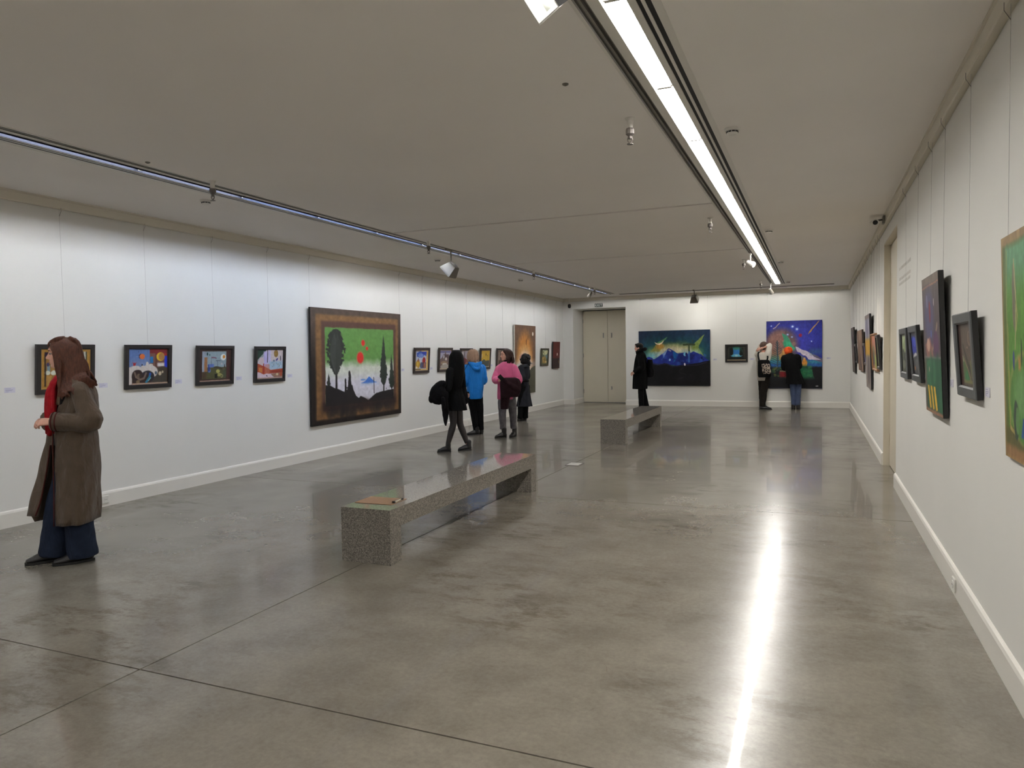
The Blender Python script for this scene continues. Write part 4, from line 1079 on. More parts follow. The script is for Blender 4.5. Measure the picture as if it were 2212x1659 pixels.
def art_R11():
    A = Art(.78, .98, 200, (150, 124, 84), 31, .008)
    A.brush(.12).rect(.03, .04, .97, .95, (92, 104, 54), .02).rect(.03, .93, .97, .99, (146, 112, 76), .02)
    A.rect(.09, .05, .95, .30, (96, 146, 110), .03).mix(((A.x > .09) & (A.x < .95) & (A.y > .1) & (A.y < .86)) * np.clip((A.y - .14) / .14, 0, 1), (88, 134, 56)).brush(.1, 40, 14)
    A.rect(.03, .86, .97, .94, (92, 88, 52), .03).line([(.11, .4), (.13, .86), (.22, .88), (.5, .90), (.9, .88)], .010, (156, 140, 84)).line([(.12, .07), (.10, .3), (.11, .6)], .008, (126, 136, 82))
    A.ell(.27, .28, .045, .15, (120, 120, 96)).ell(.27, .28, .036, .135, (112, 106, 92)).line([(.27, .12), (.31, .3), (.28, .45), (.27, .50)], .008, (166, 158, 116)).line([(.31, .3), (.33, .36), (.3, .42)], .008, (150, 150, 90))
    A.ell(.45, .72, .33, .20, (156, 150, 90)).ell(.45, .725, .315, .19, (84, 128, 62)).ell(.42, .70, .2, .1, (106, 146, 90), 0, .6)
    A.ell(.235, .555, .02, .045, (52, 66, 122)).ell(.40, .52, .012, .06, (36, 52, 40)).rect(.33, .54, .38, .6, (176, 128, 74), .02).ell(.26, .82, .055, .085, (58, 70, 62)).ell(.285, .82, .035, .06, (96, 134, 84)).poly([(.36, .88), (.40, .80), (.44, .80), (.48, .90), (.44, .89), (.42, .86), (.40, .89)], (52, 84, 142)).ell(.6, .84, .04, .06, (60, 90, 140)).ell(.7, .5, .05, .12, (112, 108, 92))
    return A.brush(.1, 50, 24)

# --- hanging: left wall ------------------------------------------------------------------------------------
G1 = 'pictures in black frames on the left wall'
painting('L', 3.92, .61, .49, 1.225, 'black framed picture cut by the left edge of the photo', art_L0(), 'black', slip=M_GILT, group=G1)
painting('L', 4.885, .61, .49, 1.225, 'black framed picture with ochre border behind the head of the woman in brown', art_L1(), 'black', slip=M_GILT, group=G1)
painting('L', 5.855, .61, .49, 1.225, 'black framed picture with white arch shape, orange sun and yellow disc', art_L2(), 'black', fw=.047, group=G1)
painting('L', 6.83, .605, .49, 1.22, 'black framed picture with pale blue sky, ochre tower and white disc', art_L3(), 'black', fw=.045, group=G1)
painting('L', 7.81, .60, .488, 1.215, 'black framed picture of lilac, pale blue and rust-red shapes', art_L4(), 'black', fw=.047, group=G1)
painting('L', 9.905, 2.505, 1.785, .505, 'large painting of dark trees under a green sky with red dots', art_L5(), edge=M_EDGE_D, t=.035, tilt=.03, wires=(-1.215, 1.285))
G2 = 'pictures in dark brown frames on the left wall'
painting('L', 11.94, .58, .485, 1.205, 'brown framed picture with yellow border and blue sky', art_L6(), 'brown', slip=M_SLIP, group=G2, wires=(.08,))
painting('L', 12.89, .58, .485, 1.205, 'brown framed picture of a pale castle, left of the woman in the black dress', art_L7(), 'brown', slip=M_SLIP, group=G2, wires=(.08,))
painting('L', 13.83, .58, .48, 1.20, 'brown framed picture half hidden behind the blond woman in blue', art_L8(), 'brown', slip=M_SLIP, group=G2, wires=(.07,))
painting('L', 14.80, .565, .478, 1.205, 'brown framed picture of yellow sky over a dark hill', art_L9(), 'brown', slip=M_SLIP, group=G2, wires=(.06,))
painting('L', 15.73, .60, .485, 1.195, 'brown framed picture half hidden behind the head of the woman in pink', art_L10(), 'brown', slip=M_SLIP, group=G2, wires=(.1,))
painting('L', 17.215, 1.43, 1.765, .505, 'tall painting of glowing orange light with pale canvas edge', art_L11(), edge=M_EDGE_W, t=.035, tilt=.03, wires=(-.59, .72))
painting('L', 18.69, .59, .485, 1.195, 'small olive framed picture with a pale moon shape on the left wall', art_L12(), 'olive', fw=.05, wires=(.1,))
painting('L', 19.62, .585, .77, 1.10, 'dark red unframed canvas with a white fleck, last on the left wall', art_L13(), edge=M_EDGE_D, wires=(.09,))
# --- end wall
painting('B', -3.67, 1.985, 1.56, .565, 'wide painting of blue mountains under a green night sky', art_B1(), edge=M_EDGE_D, t=.035, tilt=.03, wires=(-.95, .93))
painting('B', -1.985, .59, .49, 1.212, 'small black framed picture with a blue pool between dark trees on the end wall', art_B2(), 'black', fw=.05, wires=(.0,))
painting('B', -.53, 1.37, 1.79, .505, 'large painting of a blue starry sky above a feathery tree', art_B3(), edge=M_EDGE_D, t=.035, tilt=.03, wires=(-.66, .65))
# --- right wall, far part
DK = [(70, 60, 56), (104, 88, 82), (46, 42, 46), (128, 116, 112)]
painting('R', 17.62, 1.1, .99, 1.01, 'dark grey painting farthest along the right wall', art_dark(1.1, .99, 41, DK), edge=FR['blackgloss'], t=.03, tilt=.045, wires=(-.4, .4))
painting('R', 16.66, .55, .40, 1.235, 'small dark picture beside the farthest painting on the right wall', art_dark(.45, .3, 42, [(90, 92, 96), (130, 130, 132), (50, 50, 56)]), 'black', wires=(0,))
painting('R', 14.98, 1.55, .76, 1.12, 'brown wide painting in the far part of the right wall', art_dark(1.55, .76, 43, [(120, 92, 74), (92, 70, 60), (150, 124, 104), (70, 56, 52)]), edge=FR['brown'], t=.03, wires=(-.6, .6))
painting('R', 13.76, .62, .38, 1.25, 'small violet picture between the brown and the tall grey painting', art_dark(.5, .3, 44, [(92, 84, 130), (140, 130, 120), (110, 100, 140)]), 'brown', wires=(0,))
painting('R', 12.82, 1.06, 1.17, .905, 'tall grey painting with a yellow band in the far part of the right wall', art_R4(), edge=FR['blackgloss'], t=.03, wires=(-.4, .4))
painting('R', 11.60, .90, .54, 1.215, 'picture in a light wood frame, orange above and green below', art_R5(), 'wood', fw=.03, wires=(-.3, .3))
painting('R', 10.92, .42, .47, 1.255, 'small dark picture nearest the far side of the right doorway', art_dark(.34, .39, 46, [(112, 116, 84), (70, 74, 76), (140, 146, 110), (92, 92, 96)]), 'black', fw=.04, wires=(0,))
# --- right wall, near part
G3 = 'pictures on the near part of the right wall'
painting('R', 7.84, .58, .48, 1.252, 'slate framed picture of pale green shapes, beside the right doorway', art_R7(), 'slate', fw=.06, t=.034, tilt=.02, wires=(0,), group=G3)
painting('R', 6.92, .55, .475, 1.258, 'slate framed picture with bright blue sky, leaning left of the tall dark one', art_R8(), 'slate', fw=.06, t=.034, tilt=.042, wires=(0,), group=G3)
painting('R', 5.88, .78, .985, 1.072, 'tall dark painting with green ground and yellow strokes on the right wall', art_R9(), edge=FR['blackgloss'], t=.034, tilt=.04, wires=(-.28, .31), group=G3)
painting('R', 4.72, .545, .478, 1.262, 'slate framed picture of a brown landscape with green, nearest framed one at right', art_R10(), 'slate', fw=.062, t=.034, tilt=.034, wires=(.0,), group=G3)
painting('R', 3.50, .78, .985, 1.048, 'green unframed canvas cut by the right edge of the photo', art_R11(), edge=M_EDGE_B, t=.012, tilt=.03, wires=(-.34,), group=G3)
# --- labels
for y, w in ((4.35, 'small white label at the far left edge of the photo'), (5.31, 'small white label right of the picture with ochre border'), (6.285, 'small white label right of the picture with the white arch'), (7.255, 'small white label right of the picture with the ochre tower'),
             (8.245, 'small white label between the lilac picture and the big tree painting'), (11.31, 'small white label right of the big tree painting'), (12.37, 'small white label right of the yellow bordered picture'), (15.22, 'small white label right of the yellow hill picture')):
    card('L', y, 1.283, w)
for x, w in ((-2.55, 'small white label right of the mountain painting'), (-1.58, 'small white label right of the blue pool picture'), (.31, 'small white label right of the starry sky painting')):
    card('B', x, 1.295, w)
for y, w in ((6.60, 'small white label between the blue sky picture and the tall dark one'), (5.42, 'small white label right of the tall dark painting'), (4.36, 'small white label between the brown landscape picture and the green canvas')):
    card('R', y, 1.31, w, )

# ------------------------------------------------------------------ people
# Every figure is built in its own frame: x to the viewer's right, y away from the viewer, z up, feet on z = 0.
def V(*a): return np.array(a, float)

def catmull(pts, per=6):
    P = [np.asarray(p, float) for p in pts]
    if len(P) < 3: 
        return [P[0] + (P[-1] - P[0]) * t for t in np.linspace(0, 1, per + 1)]
    Q = [2 * P[0] - P[1]] + P + [2 * P[-1] - P[-2]]
    out = []
    for i in range(1, len(Q) - 2):
        a, b, c, d = Q[i - 1], Q[i], Q[i + 1], Q[i + 2]
        for k in range(per):
            t = k / per
            out.append(0.5 * ((2 * b) + (c - a) * t + (2 * a - 5 * b + 4 * c - d) * t * t + (3 * b - a - 3 * c + d) * t ** 3))
    out.append(P[-1])
    return out

def tube(bm, pts, rad, n=14, per=5, side=(0, 1, 0), flat=1.0, cap=True, fold=0.0, fseed=0, cut=False):
    """smooth tapered limb through pts; rad per point (or (ra, rb): across, along `side`)"""
    k = len(pts)
    dat = [np.concatenate([np.asarray(p, float), np.atleast_1d(np.asarray(r, float)) if np.ndim(r) else V(r, r * flat)]) for p, r in zip(pts, rad)]
    C = catmull(dat, per)
    pos = [c[:3] for c in C]; ra = [max(c[3], .002) for c in C]; rb = [max(c[4], .002) for c in C]
    rings = []
    m = len(pos)
    rs = np.random.RandomState(fseed + 3)
    ph = rs.rand(6) * 6.28
    for i in range(m):
        t = pos[min(i + 1, m - 1)] - pos[max(i - 1, 0)]
        t = t / (np.linalg.norm(t) + 1e-9)
        s = np.asarray(side, float); s = s - t * (s @ t)
        if np.linalg.norm(s) < 0.15:
            s = V(1, 0, 0); s = s - t * (s @ t)
        s = s / np.linalg.norm(s)
        a = np.cross(s, t)
        ring = []
        for j in range(n):
            th = TAU * j / n
            f = 1.0
            if fold:
                f += fold * (math.sin(2 * th + ph[0] + i * 0.55) * 0.5 + math.sin(3 * th + ph[1] - i * 0.8) * 0.4 + math.sin(i * 1.7 + ph[2] + th) * 0.5)
            ring.append(pos[i] + f * (math.cos(th) * ra[i] * a + math.sin(th) * rb[i] * s))
        rings.append(ring)
    def addring(r): return [bm.verts.new(tuple(c)) for c in r]
    R_ = []
    if cap:
        t0 = pos[0] - pos[1]; t0 /= np.linalg.norm(t0) + 1e-9
        R_.append(addring([pos[0] + (c - pos[0]) * 0.45 + t0 * min(ra[0], rb[0]) * 0.55 for c in rings[0]]))
    R_ += [addring(r) for r in rings]
    if cap:
        t1 = pos[-1] - pos[-2]; t1 /= np.linalg.norm(t1) + 1e-9
        R_.append(addring([pos[-1] + (c - pos[-1]) * (0.97 if cut else 0.45) + t1 * (0.003 if cut else min(ra[-1], rb[-1]) * 0.55) for c in rings[-1]]))
    for A, B in zip(R_, R_[1:]):
        for j in range(n):
            bm.faces.new((A[j], A[(j + 1) % n], B[(j + 1) % n], B[j]))
    if cap:
        bm.faces.new(R_[0][::-1]); bm.faces.new(R_[-1])
    return rings

def ball(bm, c, r, M=None, sub=3):
    r = (r, r, r) if np.ndim(r) == 0 else r
    T_ = Matrix.Translation(tuple(c)) @ (M or Matrix.Identity(4)) @ Matrix.Diagonal((*r, 1))
    bmesh.ops.create_icosphere(bm, subdivisions=sub, radius=1.0, matrix=T_)

def loft(bm, rows, n=48, fold=None, cap=True):
    """stack of rings; row = (z, cx, cy, rx, ry) or (z, cx, cy, rx, ry, rot). fold(th, t, i) -> radial factor"""
    R_ = []
    k = len(rows)
    dat = catmull([V(*(list(r) + [0] * (6 - len(r)))) for r in rows], 5)
    m = len(dat)
    for i, (z, cx, cy, rx, ry, rot) in enumerate(dat):
        ring = []
        for j in range(n):
            th = TAU * j / n
            f = 1.0 if fold is None else fold(th, i / (m - 1))
            x, y = f * rx * math.cos(th), f * ry * math.sin(th)
            c, s = math.cos(rot), math.sin(rot)
            ring.append(bm.verts.new((cx + x * c - y * s, cy + x * s + y * c, z)))
        R_.append(ring)
    for A, B in zip(R_, R_[1:]):
        for j in range(n):
            bm.faces.new((A[j], A[(j + 1) % n], B[(j + 1) % n], B[j]))
    if cap:
        bm.faces.new(R_[0][::-1]); bm.faces.new(R_[-1])
    bmesh.ops.recalc_face_normals(bm, faces=bm.faces[:])
    return R_

def folds(amp, k, seed, grow=1.0, hem=0.0):
    rs = np.random.RandomState(seed)
    ph = rs.rand(8) * 6.28
    def f(th, t):
        a = amp * ((1 - grow) + grow * t)
        return 1 + a * (math.sin(k * th + ph[0] + 0.8 * t) * 0.55 + math.sin((k * 2 - 1) * th + ph[1] - 1.3 * t) * 0.35 + math.sin((k // 2 + 1) * th + ph[2] + 5 * t) * 0.35)
    return f

def fuse(name, bm, voxel, m, parent, smooth=6, fac=0.5):
    """merge overlapping volumes into one continuous skin"""
    bmesh.ops.recalc_face_normals(bm, faces=bm.faces[:])
    me = bpy.data.meshes.new('tmp'); bm.to_mesh(me); bm.free()
    o = bpy.data.objects.new('tmp', me); COL.objects.link(o)
    rm = o.modifiers.new('r', 'REMESH'); rm.mode = 'VOXEL'; rm.voxel_size = voxel; rm.adaptivity = 0
    if smooth:
        sm = o.modifiers.new('s', 'SMOOTH'); sm.factor = fac; sm.iterations = smooth
    dg = bpy.context.evaluated_depsgraph_get()
    dg.update()
    res = bpy.data.meshes.new_from_object(o.evaluated_get(dg))
    bpy.data.objects.remove(o); bpy.data.meshes.remove(me)
    res.name = name
    res.materials.clear()
    return link(name, res, m, parent, smooth=True)

def soft(name, bm, m, parent, sub=1):
    bmesh.ops.recalc_face_normals(bm, faces=bm.faces[:])
    o = obj(name, bm, m, parent, smooth=True)
    if sub:
        md = o.modifiers.new('sub', 'SUBSURF'); md.levels = sub; md.render_levels = sub
    return o

def axes(fw, pitch=0.0, roll=0.0):
    """head axes: forward (in plan, pitched), right hand side, up"""
    f = V(fw[0], fw[1], 0); f /= np.linalg.norm(f)
    z = V(0, 0, 1)
    f2 = f * math.cos(pitch) + z * math.sin(pitch)
    u2 = z * math.cos(pitch) - f * math.sin(pitch)
    s = np.cross(f2, u2)
    c, n = math.cos(roll), math.sin(roll)
    return f2, s * c + u2 * n, u2 * c - s * n

def head_geo(bm, c, ax, k=1.0):
    """skull, face, nose, lips, chin, ears about the head centre c"""
    f, s, u = ax
    M = Matrix(((f[0], s[0], u[0], 0), (f[1], s[1], u[1], 0), (f[2], s[2], u[2], 0), (0, 0, 0, 1)))
    P = lambda a, b, d: c + k * (a * f + b * s + d * u)
    B = lambda p, r, sub=3: ball(bm, P(*p), tuple(k * q for q in r), M, sub)
    B((-.012, 0, .028), (.094, .074, .086))
    B((.022, 0, -.020), (.066, .062, .085))
    B((.030, 0, -.062), (.052, .050, .050))
    B((.062, 0, -.092), (.022, .026, .020))
    B((.060, 0, .040), (.034, .052, .036))
    for q in (-1, 1):
        B((.050, q * .034, -.020), (.030, .024, .026))
        B((-.004, q * .072, -.012), (.019, .009, .031))
        B((.072, q * .026, .022), (.014, .024, .008))
        B((.088, q * .010, -.036), (.010, .009, .008), 2)
    tube(bm, [P(.080, 0, .020), P(.093, 0, -.008), P(.104, 0, -.032)], [.009 * k, .010 * k, .013 * k], n=10)
    B((.081, 0, -.058), (.014, .021, .0065)); B((.078, 0, -.069), (.015, .018, .0070))

def face_parts(root, c, ax, k=1.0, lip=(150, 74, 70), brow=(60, 40, 32), iris=(50, 40, 34), eyelid=None):
    f, s, u = ax
    M = Matrix(((f[0], s[0], u[0], 0), (f[1], s[1], u[1], 0), (f[2], s[2], u[2], 0), (0, 0, 0, 1)))
    P = lambda a, b, d: c + k * (a * f + b * s + d * u)
    for q in (-1, 1):
        bm = bmesh.new(); ball(bm, P(.076, q * .031, .004), (.011 * k, .014 * k, .008 * k), M, 2); e = obj('eye', bm, mat('eye_white', rgb(160, 150, 142), rough=0.2, var=0.02), root, smooth=True)
        bm = bmesh.new(); ball(bm, P(.084, q * .031, .004), (.005 * k, .0062 * k, .0062 * k), M, 2); obj('iris', bm, mat('iris', rgb(*iris), rough=0.15, var=0.05), e, smooth=True)
        bm = bmesh.new(); tube(bm, [P(.088, q * .014, .026), P(.088, q * .032, .031), P(.076, q * .050, .026)], [.0035 * k, .0042 * k, .002 * k], n=6); obj('eyebrow', bm, mat('eyebrow', rgb(*brow), rough=0.8, var=0.1), root, smooth=True)
    bm = bmesh.new(); ball(bm, P(.0845, 0, -.059), (.011 * k, .019 * k, .0045 * k), M, 2); ball(bm, P(.0825, 0, -.068), (.0115 * k, .017 * k, .0052 * k), M, 2)
    fuse('lips', bm, .002, mat('lips', rgb(*lip), rough=0.4, var=0.05), root, 2)

def hand_geo(bm, wrist, d, nrm, k=1.0, curl=0.6, thumb=1, spread=0.10, fist=0.0):
    """palm, four unequal bent fingers and a thumb leaving the side of the palm. d: pointing, nrm: back of the hand"""
    d = np.asarray(d, float); d /= np.linalg.norm(d)
    nrm = np.asarray(nrm, float); nrm -= d * (nrm @ d); nrm /= np.linalg.norm(nrm)
    s = np.cross(d, nrm) * thumb          # towards the thumb
    w = np.asarray(wrist, float)
    tube(bm, [w, w + d * .03 * k, w + d * .062 * k, w + d * .086 * k], [(.020 * k, .027 * k), (.018 * k, .034 * k), (.016 * k, .039 * k), (.013 * k, .036 * k)], n=12, side=s)
    for i, (off, ln) in enumerate(((.029, .072), (.010, .080), (-.010, .074), (-.028, .058))):
        p = w + d * (.080 - .004 * abs(i - 1)) * k + s * off * k
        dirn = d + s * spread * (1.2 - .8 * i) * 0.5
        pts = [p]; a = 0.0
        for seg, c in ((.45, curl * .8), (.32, curl * 1.1), (.23, curl * .8)):
            a += c
            q = dirn * math.cos(a) - nrm * math.sin(a)
            pts.append(pts[-1] + q / np.linalg.norm(q) * ln * seg * k)
        tube(bm, pts, [.0092 * k, .0088 * k, .008 * k, .0068 * k], n=8, per=3)
    p = w + d * .022 * k + s * .026 * k - nrm * .006 * k
    t1 = d * .62 + s * .70 - nrm * .25
    t2 = d * .92 + s * .18 - nrm * .45
    tube(bm, [p, p + t1 * .036 * k, p + t1 * .036 * k + t2 * .030 * k, p + t1 * .036 * k + t2 * .056 * k], [.014 * k, .0125 * k, .0105 * k, .0085 * k], n=8, per=3)

def shoe(root, heel, toe, h, m, msole, w=.042, name='shoe', boot=None):
    """low shoe or boot from heel to toe (plan points), sole on the floor"""
    heel, toe = V(*heel, 0), V(*toe, 0)
    d = toe - heel; L = np.linalg.norm(d); d /= L
    s = V(-d[1], d[0], 0)
    bm = bmesh.new()
    P = lambda a, z: heel + d * a * L + V(0, 0, z)
    tube(bm, [P(.06, .040), P(.25, .044), P(.5, .042), P(.75, .034), P(.95, .028)], [(.030, w * .82), (.034, w * .84), (.032, w * .92), (.026, w * 1.0), (.016, w * .72)], n=18, side=s)
    ball(bm, P(.16, h * .55), (w * .95, w * .85, h * .5), None, 3)
    tube(bm, [P(.20, h * .75), P(.42, h * .80), P(.62, .050), P(.80, .036)], [(.030, w * .80), (.032, w * .80), (.026, w * .86), (.018, w * .8)], n=16, side=s)
    if boot: tube(bm, [P(.20, .05), P(.20, boot * .5), P(.19, boot)], [w * 1.02, w * .98, w * 1.02], n=16)
    o = fuse(name, bm, .006, m, root, 3)
    # sole: outline extruded
    bm = bmesh.new()
    A, B = [], []
    for i in range(28):
        t = TAU * i / 28
        a = .5 - .5 * math.cos(t)
        ww = w * (0.86 + .16 * math.sin((a - .25) * 4)) * (abs(math.sin(t)) ** .55) * (1 if math.sin(t) >= 0 else -1)
        q = heel + d * (a * 1.04 - .02) * L + s * ww
        A.append(bm.verts.new((q[0], q[1], .001))); B.append(bm.verts.new((q[0], q[1], .020)))
    for i in range(28): bm.faces.new((A[i], A[(i + 1) % 28], B[(i + 1) % 28], B[i]))
    bm.faces.new(A[::-1]); bm.faces.new(B)
    bmesh.ops.recalc_face_normals(bm, faces=bm.faces[:])
    obj('sole', bm, msole, o)
    return o

def body_geo(bm, J, ax, k=1.0, hk=1.0, legs=True):
    """continuous bare figure under the clothes from a joint table"""
    g = lambda n: np.asarray(J[n], float)
    sh = (g('shL') - g('shR')); shd = sh / np.linalg.norm(sh)
    pel = (g('hipL') + g('hipR')) / 2; ch = (g('shL') + g('shR')) / 2
    tube(bm, [pel + V(0, 0, -.04), pel + V(0, 0, .06), pel * .5 + ch * .5, pel * .2 + ch * .8, ch + V(0, 0, .005)], [(.085 * k, .13 * k), (.088 * k, .125 * k), (.080 * k, .108 * k), (.088 * k, .130 * k), (.055 * k, .10 * k)], side=shd, n=20)
    tube(bm, [ch + V(0, 0, -.02), g('neck'), g('head') - ax[2] * .04 - ax[0] * .02], [.062 * k, .050 * k, .050 * k], n=14)
    for q in 'LR':
        tube(bm, [g('sh' + q) * .75 + ch * .25, g('sh' + q), g('sh' + q) * .45 + g('el' + q) * .55, g('el' + q), g('el' + q) * .45 + g('wr' + q) * .55, g('wr' + q)], [.050 * k, .052 * k, .042 * k, .036 * k, .034 * k, .024 * k], n=12)
        if legs:
            tube(bm, [g('hip' + q), g('hip' + q) * .5 + g('kn' + q) * .5, g('kn' + q), g('kn' + q) * .6 + g('an' + q) * .4, g('an' + q)], [.085 * k, .074 * k, .052 * k, .052 * k, .034 * k], n=14)
    head_geo(bm, g('head'), ax, hk)

def lock(bm, pts, r0, r1, n=6, flat=.6):
    m = len(pts)
    tube(bm, pts, [(r0 + (r1 - r0) * (i / (m - 1)), (r0 + (r1 - r0) * (i / (m - 1))) * flat) for i in range(m)], n=n, per=4)

def fabric(name, col, rough=0.85, var=0.10, vs=30, bump=0.25, bs=240, spec=0.15, sheen=0.0, wrinkle=0.45):
    m = mat(name, col, rough, 0, var, vs, bump, bs, spec)
    nt = m.node_tree
    b = nt.nodes['Principled BSDF']
    if wrinkle > 0:
        tc = nt.nodes.new('ShaderNodeTexCoord')
        mp = nt.nodes.new('ShaderNodeMapping'); mp.inputs['Scale'].default_value = (1.0, 1.0, 0.45)
        nt.links.new(tc.outputs['Object'], mp.inputs[0])
        n = nt.nodes.new('ShaderNodeTexNoise'); n.inputs['Scale'].default_value = 16; n.inputs['Detail'].default_value = 2.5; n.inputs['Distortion'].default_value = 0.8
        nt.links.new(mp.outputs[0], n.inputs['Vector'])
        bp = nt.nodes.new('ShaderNodeBump'); bp.inputs['Strength'].default_value = wrinkle; bp.inputs['Distance'].default_value = 0.05
        nt.links.new(n.outputs['Fac'], bp.inputs['Height'])
        old = b.inputs['Normal'].links[0].from_node if b.inputs['Normal'].links else None
        if old: nt.links.new(bp.outputs[0], old.inputs['Normal'])
        else: nt.links.new(bp.outputs[0], b.inputs['Normal'])
    if sheen: m.node_tree.nodes['Principled BSDF'].inputs['Sheen Weight'].default_value = sheen
    return m
def hairmat(name, col, var=0.35, spec=0.25):
    return mat(name, col, rough=0.5, var=var, vscale=34, bump=0.5, bscale=70, spec=spec, stretch=(3.5, 3.5, .35), detail=6)
M_SKIN = mat('skin', rgb(206, 158, 138), rough=0.5, var=0.05, vscale=20, spec=0.3)
M_SKIN.node_tree.nodes['Principled BSDF'].inputs['Subsurface Weight'].default_value = 0.08
M_SKIN.node_tree.nodes['Principled BSDF'].inputs['Subsurface Radius'].default_value = (.02, .008, .005)
M_SHOE = mat('black_leather', rgb(26, 24, 24), rough=0.4, var=0.15, vscale=20, bump=0.1, bscale=80)
M_SOLE = mat('black_rubber', rgb(20, 20, 20), rough=0.6, var=0.1, vscale=20)
M_BLACKF = fabric('black_cloth', rgb(12, 12, 13), var=0.2)
M_BLACKF2 = fabric('soft_black_wool', rgb(17, 16, 18), var=0.25, vs=18)

def person(P, ang, label):
    """root on the floor; ang = bearing of the figure seen from the viewpoint, so that local x runs across the line of sight"""
    e = empty('person', (P[0], P[1], 0), (0, 0, -math.radians(ang)))
    return tag(e, label, 'person')

def trousers(root, J, rads, m, name='trousers', low=.08, waist=None, fold=.05, voxel=.010, seed=1):
    bm = bmesh.new()
    g = lambda n: np.asarray(J[n], float)
    for i, q in enumerate('LR'):
        an = g('an' + q).copy(); an[2] = low
        tube(bm, [g('hip' + q) + V(0, 0, .03), g('hip' + q) * .5 + g('kn' + q) * .5, g('kn' + q), g('kn' + q) * .5 + an * .5, an], rads, n=18, per=6, fold=fold, fseed=seed + i, cut=True)
    pel = (g('hipL') + g('hipR')) / 2
    w = waist or (.10, .13)
    d = g('hipL') - g('hipR'); d = d / np.linalg.norm(d)
    tube(bm, [pel + V(0, 0, -.06), pel + V(0, 0, .04), pel + V(0, 0, .13)], [(w[0], w[1]), (w[0], w[1]), (w[0] * .85, w[1] * .85)], side=d, n=20)
    return fuse(name, bm, voxel, m, root, 3)

def sleeves(bm, J, r, fold=.06, seed=1, which='LR', end=.97, up=.0):
    g = lambda n: np.asarray(J[n], float)
    for i, q in enumerate(which):
        ch = (g('shL') + g('shR')) / 2
        wr = g('el' + q) + (g('wr' + q) - g('el' + q)) * end
        tube(bm, [g('sh' + q) * .7 + ch * .3, g('sh' + q), g('sh' + q) * .45 + g('el' + q) * .55, g('el' + q), g('el' + q) * .5 + wr * .5, wr], r, n=16, per=5, fold=fold, fseed=seed + 5 * i, cut=True)

def lerp(a, b, t): return a + (b - a) * t

# ---------------------------------------------------------------- woman in the long brown coat
R1_ = person((-5.342, 3.694), -55.34, 'woman in a long brown coat and red scarf standing at far left')
ax = axes((-1, .02), -.02)
hc = V(.040, 0, 1.602)
J = dict(head=hc, neck=V(.095, 0, 1.445), shL=V(.14, -.150, 1.335), shR=V(.13, .150, 1.335), elL=V(.205, -.215, 1.085), wrL=V(-.035, -.125, 1.095), elR=V(.15, .22, 1.09), wrR=V(-.085, .085, 1.085),
         hipL=V(.10, -.085, .90), hipR=V(.10, .085, .90), knL=V(.095, -.080, .49), knR=V(-.01, .08, .49), anL=V(.118, -.080, .08), anR=V(-.07, .07, .08), ftL=(-.15, .0), ftR=(-.14, .0))
bm = bmesh.new()
body_geo(bm, J, ax, .92, .95)
hand_geo(bm, J['wrL'], (-.90, .42, .02), (.25, -.72, .60), 1.0, .62, 1)
hand_geo(bm, J['wrR'], (-.62, -.72, .04), (-.55, .45, .62), 1.0, .62, -1)
fuse('body', bm, .0055, M_SKIN, R1_, 3, .45)
face_parts(R1_, hc, ax, .95, brow=(92, 54, 40))
M_JEAN = fabric('dark_denim', rgb(30, 38, 54), var=.22, vs=10, bump=.2, bs=300)
trousers(R1_, J, [.085, .086, .090, .100, .108], M_JEAN, 'jeans', .045, (.10, .125), .03, .009, 4)
shoe(R1_, (-.035, .07), (-.255, .055), .075, M_SHOE, M_SOLE, .045)
shoe(R1_, (.195, -.085), (-.078, -.095), .075, M_SHOE, M_SOLE, .045)
bm = bmesh.new()
loft(bm, [(1.44, .085, 0, .05, .06), (1.36, .09, 0, .10, .14), (1.2, .075, 0, .10, .14), (1.0, .06, 0, .10, .135), (.90, .06, 0, .115, .14)], 30)
soft('sweater', bm, fabric('black_knit', rgb(24, 22, 24)), R1_)
# coat body: an open shell, six control points per level (near front edge, near side, back, far side, far front, turned edge)
rows = [(1.435, (.03, -.06), (.12, -.11), (.20, 0), (.12, .11), (.03, .06), (.04, .05)), (1.40, (.025, -.075), (.13, -.165), (.232, 0), (.13, .165), (.025, .075), (.04, .06)),
        (1.33, (.020, -.085), (.13, -.20), (.255, 0), (.13, .195), (.02, .085), (.04, .07)), (1.24, (.010, -.095), (.13, -.207), (.274, 0), (.12, .20), (.0, .10), (.02, .07)),
        (1.12, (-.020, -.095), (.12, -.198), (.264, 0), (.11, .19), (-.03, .10), (.0, .06)), (1.02, (-.028, -.10), (.115, -.193), (.252, 0), (.11, .19), (-.065, .12), (-.03, .06)),
        (.88, (-.033, -.115), (.11, -.20), (.266, 0), (.10, .20), (-.092, .14), (-.055, .06)), (.70, (-.036, -.125), (.11, -.212), (.264, 0), (.09, .21), (-.130, .15), (-.085, .06)),
        (.50, (-.042, -.130), (.105, -.220), (.257, 0), (.08, .22), (-.172, .15), (-.130, .065)), (.305, (-.050, -.135), (.10, -.225), (.247, 0), (.08, .22), (-.210, .15), (-.172, .07))]
cols = [catmull([V(*q, 0) for q in r[1:]], 10) for r in rows]
grid = []
for j in range(len(cols[0])):
    grid.append(catmull([V(cols[i][j][0], cols[i][j][1], rows[i][0]) for i in range(len(rows))], 5))
bm = bmesh.new()
nj, ni = len(grid), len(grid[0])
vv = [[None] * ni for _ in range(nj)]
